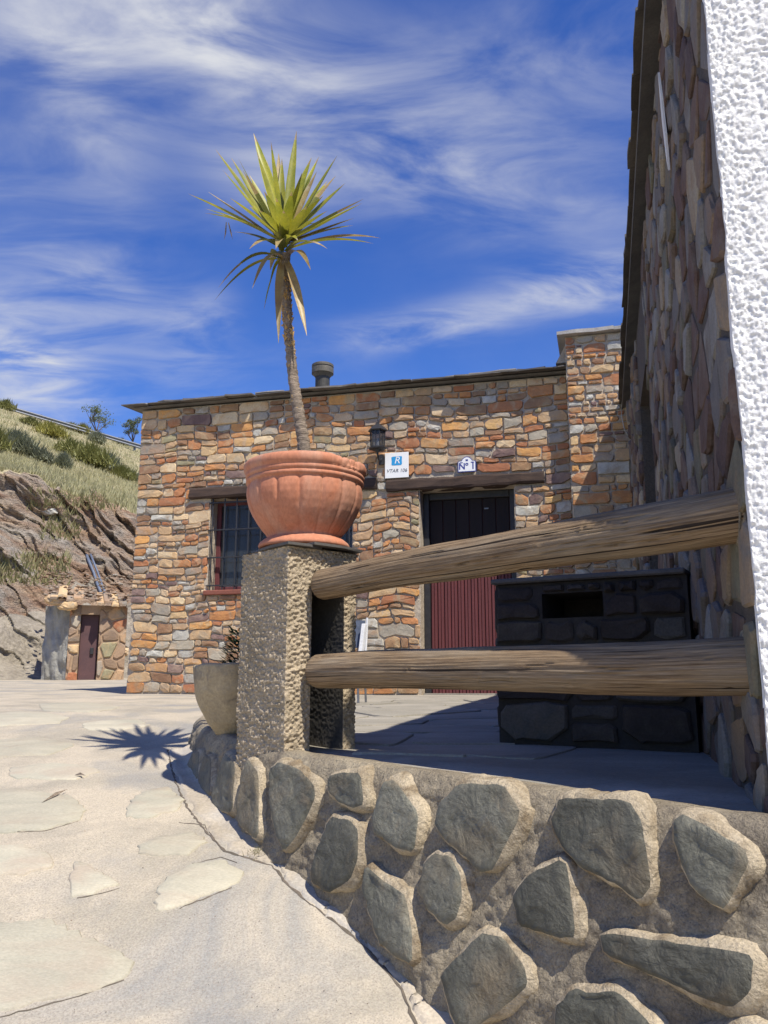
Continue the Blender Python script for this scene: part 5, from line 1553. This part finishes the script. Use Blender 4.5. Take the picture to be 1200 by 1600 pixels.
for (px, py, hw, hh, kind, lab) in SHR:
    p = on_hill(px, py)
    if p is None: print('shrub miss', px, py); continue
    sc = p.y / F * 1.0; R_ = hw * sc * 1.2; H_ = hh * sc * 1.3
    e = empty('shrub', p, lab, 'shrub', 'shrubs on the hillside')
    nbl = int(500 + 26 * hw)
    def cf(r, p=p, R_=R_, H_=H_):
        a = r.uniform(0, 6.28); q = r.random() ** .6; h = r.random()
        k = math.sqrt(max(0, 1 - h * h)) * (1 + .3 * math.sin(a * 3 + px) * .6)
        return p + Vector((math.cos(a) * q * R_ * k, math.sin(a) * q * R_ * .8 * k, h * H_ * .75 * (1 - .25 * q) - .08))
    b = blades(nbl, cf, (.12 * H_ + .06, .42 * H_ + .1), .020 + .0004 * hw, rr, .55)
    o = b.build('foliage', M[kind], e); tag(o, kind='stuff')
    st = MB()
    for k in range(4):
        a = rr.uniform(0, 6.28); st.tube([p + Vector((0, 0, -.1)), p + Vector((math.cos(a) * R_ * .3, math.sin(a) * R_ * .3, H_ * .5))], [.03, .012], 5)
    st.build('stem', M['bark'], e)
# dry grass over the slope
rr = random.Random(41)
g = MB(); g2 = MB(); cnt = 0
HPn = HP
js = np.where(vv[0] > .60)[0]
for i in range(42000):
    ia = int(rr.uniform(.30, .74) * na); j = int(js[0] + (rr.random() ** 1.5) * (len(js) - 3))
    if vv[0][j] < bnd[ia, 0] + .004: continue
    c = Vector(HPn[ia, j]) + Vector((rr.uniform(-.12, .12), rr.uniform(-.1, .1), -.03)); a = rr.uniform(0, 6.28); l = rr.uniform(.06, .24); w = rr.uniform(.010, .03)
    s = Vector((w, 0, 0)); tgt = g if rr.random() < .82 else g2
    tgt.add([c - s, c + s, c + Vector((math.cos(a) * l * .5, math.sin(a) * l * .4, l))], [(0, 1, 2)])
tag(g.build('dry_grass', M['dry_grass']), 'straw-coloured dry grass covering the upper slope above the rock cut', 'grass', kind='stuff')
# scrubby growth on the rock face
for (px0, px1, py0, py1, n_) in ((65, 125, 800, 845, 260), (-20, 110, 868, 915, 520), (40, 200, 770, 798, 500)):
    for i in range(n_):
        px, py = rr.uniform(px0, px1), rr.uniform(py0, py1)
        p = on_hill(px, py)
        if p is None: continue
        a = rr.uniform(0, 6.28); l = rr.uniform(.08, .25); s = Vector((rr.uniform(.01, .025), 0, 0))
        g2.add([p - s, p + s, p + Vector((math.cos(a) * l * .6, math.sin(a) * l * .5 - .05, l))], [(0, 1, 2)])
tag(g2.build('green_weeds', M['weed']), 'patchy green-brown weeds scattered over slope and rock', 'weeds', kind='stuff')

def small_tree(px, pyb, pyt, hw, lab, seed, d=53.5):
    r = random.Random(seed); p = at(px, pyb, d); top = at(px, pyt, d); H_ = top.z - p.z; R_ = hw * d / F
    e = empty('small_tree', p, lab, 'tree', 'trees on the hill crest')
    tb = MB(); tips = []
    base = p + Vector((0, 0, -.6)); k1 = p + Vector((r.uniform(-.1, .1), 0, H_ * .28))
    tb.tube([base, k1], [.07, .05], 6)
    for k in range(6):
        a = r.uniform(0, 6.28); q = k1 + Vector((math.cos(a) * R_ * .5, math.sin(a) * R_ * .5, H_ * r.uniform(.2, .42))); tb.tube([k1, q], [.04, .022], 5)
        for j in range(3):
            b_ = r.uniform(0, 6.28); t2 = q + Vector((math.cos(b_) * R_ * .42, math.sin(b_) * R_ * .4, H_ * r.uniform(0, .32))); tb.tube([q, t2], [.02, .008], 4); tips.append(t2)
    tb.build('trunk', M['bark'], e)
    lf = MB()
    for i in range(1300):
        c = r.choice(tips) + Vector((r.gauss(0, 1), r.gauss(0, 1), r.gauss(0, .8))) * R_ * .15; s = r.uniform(.03, .06)
        u = Vector((r.gauss(0, 1), r.gauss(0, 1), r.gauss(0, 1))).normalized(); v = u.orthogonal().normalized()
        lf.add([c - u * s, c + v * s * .6, c + u * s, c - v * s * .6], [(0, 1, 2, 3)])
    tag(lf.build('crown', M['tree_leaf'], e), kind='stuff')
small_tree(150, 690, 638, 24, 'larger sparse small tree on the crest behind the guard rail', 50)
small_tree(208, 704, 656, 16, 'thin small tree on the crest beside the house corner', 51, 55)

# ------------------------------------------------------------------ stone hut in the bank
hd = 15.6
hb = at(148, 1066, hd); 
hut = empty('stone_hut', (hb.x, hd, hb.z), 'tiny stone cellar hut with faded maroon door built into the rock bank', 'hut')
HU = Vector((.94, .34, 0)).normalized(); HNn = Vector((HU.y, -HU.x, 0))
hz = lambda px, py: None
def hw_(px, py):
    d = pray(px, py); o_ = Vector((hb.x, hd, 0)); t_ = o_.dot(HNn) / d.dot(HNn); p = d * t_; return (p - o_).dot(HU), p.z
ua, _ = hw_(102, 1060); ub, _ = hw_(120, 1060); uc, _ = hw_(150, 1060); ue, _ = hw_(193, 1060)
zg = hw_(148, 1068)[1]; zd = hw_(140, 960)[1]; zr = hw_(150, 946)[1]
hfr = lambda a, b, c: Vector((hb.x, hd, 0)) + HU * a + HNn * c + Vector((0, 0, b))
hm = MB()
for a, b, z0_, z1_ in ((ua, ub, zg - .2, zr), (uc, ue, zg - .2, zr), (ub, uc, zd, zr)):
    hm.frame_box(hfr(a, z0_, -3), HU * (b - a), HNn * 3, Vector((0, 0, z1_ - z0_)))
hm.build('wall', M['hut_mortar'], hut)
r = random.Random(55)
for (a, b, sx2) in ((ua, ub, .2), (uc, ue, .26)):
    for P in voronoi(b - a, zr - zg, sx2, .24, r, .016):
        V, Fc = make_stone2d(P, r.uniform(.015, .04), r, .02)
        mesh('stone', [hfr(a + v[0], zg + v[1], v[2]) for v in V], Fc, M[r.choice(['tan', 'rust', 'olive', 'grey', 'tan', 'brown'])] if r.random() < .5 else M['hut_stone'], hut)
hdoor = MB().bevel_box(hfr(ub + .01, zg - .02, -.16), HU * (uc - ub - .02), HNn * .04, Vector((0, 0, zd - zg + .02)), .006).build('door', M['hut_door'], hut)
MB().bevel_box(hfr(uc - .13, zg + (zd - zg) * .42, -.12), HU * .06, HNn * .04, Vector((0, 0, .12)), .006).build('lock', M['iron'], hdoor)
# limewashed left return
n, m = 30, 30
a_, b_ = np.meshgrid(np.linspace(0, 1, n), np.linspace(0, 1, m), indexing='ij')
pa = np.array(hfr(ua - .002, 0, 0)); pbk = np.array(hfr(ua - .42, 0, -.5))
P = pa * (1 - a_[..., None]) + pbk * a_[..., None]; P[..., 2] = zg - .1 + (zr - zg + .1) * b_
P[..., 1] -= .05 * fbm(a_ * 5, b_ * 6, 0, 181, 3)
grid('limewashed_return', P, M['hut_white'], hut)
# slate roof slabs + rubble
rr = random.Random(60)
for k in range(11):
    u = ua - .35 + (ue - ua + .45) * k / 11; w = (ue - ua + .5) / 11 * rr.uniform(1.0, 1.3)
    zz = zr + .02 + (k % 2) * .045 - .012 * k + .05; ov_ = rr.uniform(.14, .26)
    V = [hfr(u, zz, ov_), hfr(u + w * .5, zz + rr.uniform(-.02, .03), ov_ + rr.uniform(-.05, .06)), hfr(u + w, zz, ov_ - .03), hfr(u + w, zz + .3, -.9), hfr(u, zz + .3, -.9)]
    V += [v + Vector((0, 0, .035)) for v in V]
    mesh('roof_slab', V, [(4, 3, 2, 1, 0), (5, 6, 7, 8, 9)] + [(i, (i + 1) % 5, (i + 1) % 5 + 5, i + 5) for i in range(5)], M['hut_stone'] if rr.random() < .6 else M['tan'], hut)
rub = MB()
for i in range(200):
    u = rr.uniform(ua - .5, ue + .15); w = rr.uniform(-1.6, .12); s = rr.uniform(.02, .07)
    c = hfr(u, zr + .10 + (-w) * .42 + rr.uniform(0, .06), w); V = []
    for k in range(6):
        dv = [(1, 0, 0), (-1, 0, 0), (0, 1, 0), (0, -1, 0), (0, 0, .5), (0, 0, -.5)][k]; V.append(c + Vector(dv) * s * rr.uniform(.6, 1.3) + Vector((rr.uniform(-.3, .3), rr.uniform(-.3, .3), 0)) * s)
    rub.add(V, [(0, 2, 4), (2, 1, 4), (1, 3, 4), (3, 0, 4), (2, 0, 5), (1, 2, 5), (3, 1, 5), (0, 3, 5)], rr.choice([0, 0, 1, 2]))
tag(rub.build('roof_rubble', [M['rock'], M['hut_stone'], M['scree']], hut), kind='stuff')
# loose rocks against the bank
LOOSE = [(78, 800, 9, 'pale boulder perched high on the rock face', 'pale'), (106, 946, 11, 'orange-brown rock slab beside the hut roof', 'tan'), (86, 938, 12, 'brown rock left of the orange slab above the hut', 'tan'), (194, 1018, 9, 'pinkish block leaning against the right side of the hut', 'beige')]
for i, (px, py, rad, lab, mt) in enumerate(LOOSE):
    p = on_hill(px, py) if i != 3 else at(px, py, 15.9)
    if i in (1, 2): p = at(px, py, 15.3)
    sc = rad * p.y / F; r = random.Random(70 + i)
    n, m = 14, 20; a, b = np.meshgrid(np.linspace(.05, math.pi - .05, n), np.linspace(0, 2 * math.pi, m, endpoint=False), indexing='ij')
    R_ = sc * (1 + .25 * fbm(np.sin(a) * np.cos(b) * 1.6 + i * 3, np.sin(a) * np.sin(b) * 1.6, np.cos(a) * 1.6, 190, 3))
    P = np.stack([p.x + 1.4 * R_ * np.sin(a) * np.cos(b), p.y + R_ * np.sin(a) * np.sin(b), p.z + .7 * R_ * np.cos(a)], -1)
    P = np.round(P / (sc * .28)) * sc * .28 * .35 + P * .65
    o = grid('rock', P, M[mt], None, smooth=False, wrap=True); tag(o, lab, 'rock')
cpl = [(138, 872), (143, 885), (149, 900), (155, 918), (160, 930)]
pp = []
for x, y in cpl:
    p = on_hill(x, y); pp.append(p + Vector((0, -.12, .05)))
b = MB(); b.tube(pp, .035, 8); b.tube([p + Vector((.09, 0, .02)) for p in pp], .025, 8)
tag(b.build('drain_pipe', M['pipe'], None, True), 'pair of blue-grey hoses hanging down the rock above the hut', 'hose')

# tiny weeds in the joint at the wall foot
rr = random.Random(90); b = MB()
for i in range(90):
    px, py = rr.gauss(404, 10), rr.gauss(1334, 4); p = on_ground(px, py)
    if p is None: continue
    a = rr.uniform(0, 6.28); l = rr.uniform(.008, .028); s = Vector((.0012, 0, 0))
    b.add([p - s, p + s, p + Vector((math.cos(a) * l, math.sin(a) * l, l * rr.uniform(.3, 1.0) + .008))], [(0, 1, 2)])
tag(b.build('grass_tuft', M['weed']), 'tiny tuft of grass in the gutter joint at the wall foot', 'grass')
# dead yucca leaf slivers and grit on the ground
b = MB()
for i in range(900):
    px, py = rr.uniform(-60, 640), rr.uniform(1100, 1620); p = on_ground(px, py)
    if p is None: continue
    s = rr.uniform(.001, .003); z_ = .0015
    b.add([p + Vector((s * rr.uniform(-1, 1), s * rr.uniform(-1, 1), z_)) for _ in range(3)] + [p + Vector((0, 0, s * 1.2))], [(0, 1, 3), (1, 2, 3), (2, 0, 3)])
tag(b.build('grit', M['rock']), 'loose grit scattered over the pale street surface', 'grit', kind='stuff')
for (x1, y1, x2, y2, lab) in ((64, 1258, 106, 1238, 'thin dead leaf lying on the flagstone at the left'), (116, 1214, 134, 1217, 'short dry leaf sliver on the street below the yucca shadow')):
    p, q = on_ground(x1, y1), on_ground(x2, y2); d = (q - p).normalized(); s = Vector((-d.y, d.x, 0)) * .006; mid = (p + q) / 2
    V = [p + Vector((0, 0, .008)), mid - s + Vector((0, 0, .012)), q + Vector((0, 0, .014)), mid + s + Vector((0, 0, .016)), mid + Vector((0, 0, .024))]
    o = mesh('fallen_leaf', V, [(0, 1, 4), (1, 2, 4), (2, 3, 4), (3, 0, 4)], M['trunk']); tag(o, lab, 'leaf')
print('objects', len(bpy.data.objects), 'tris', sum(len(o.data.polygons) * 2 for o in bpy.data.objects if o.type == 'MESH'))
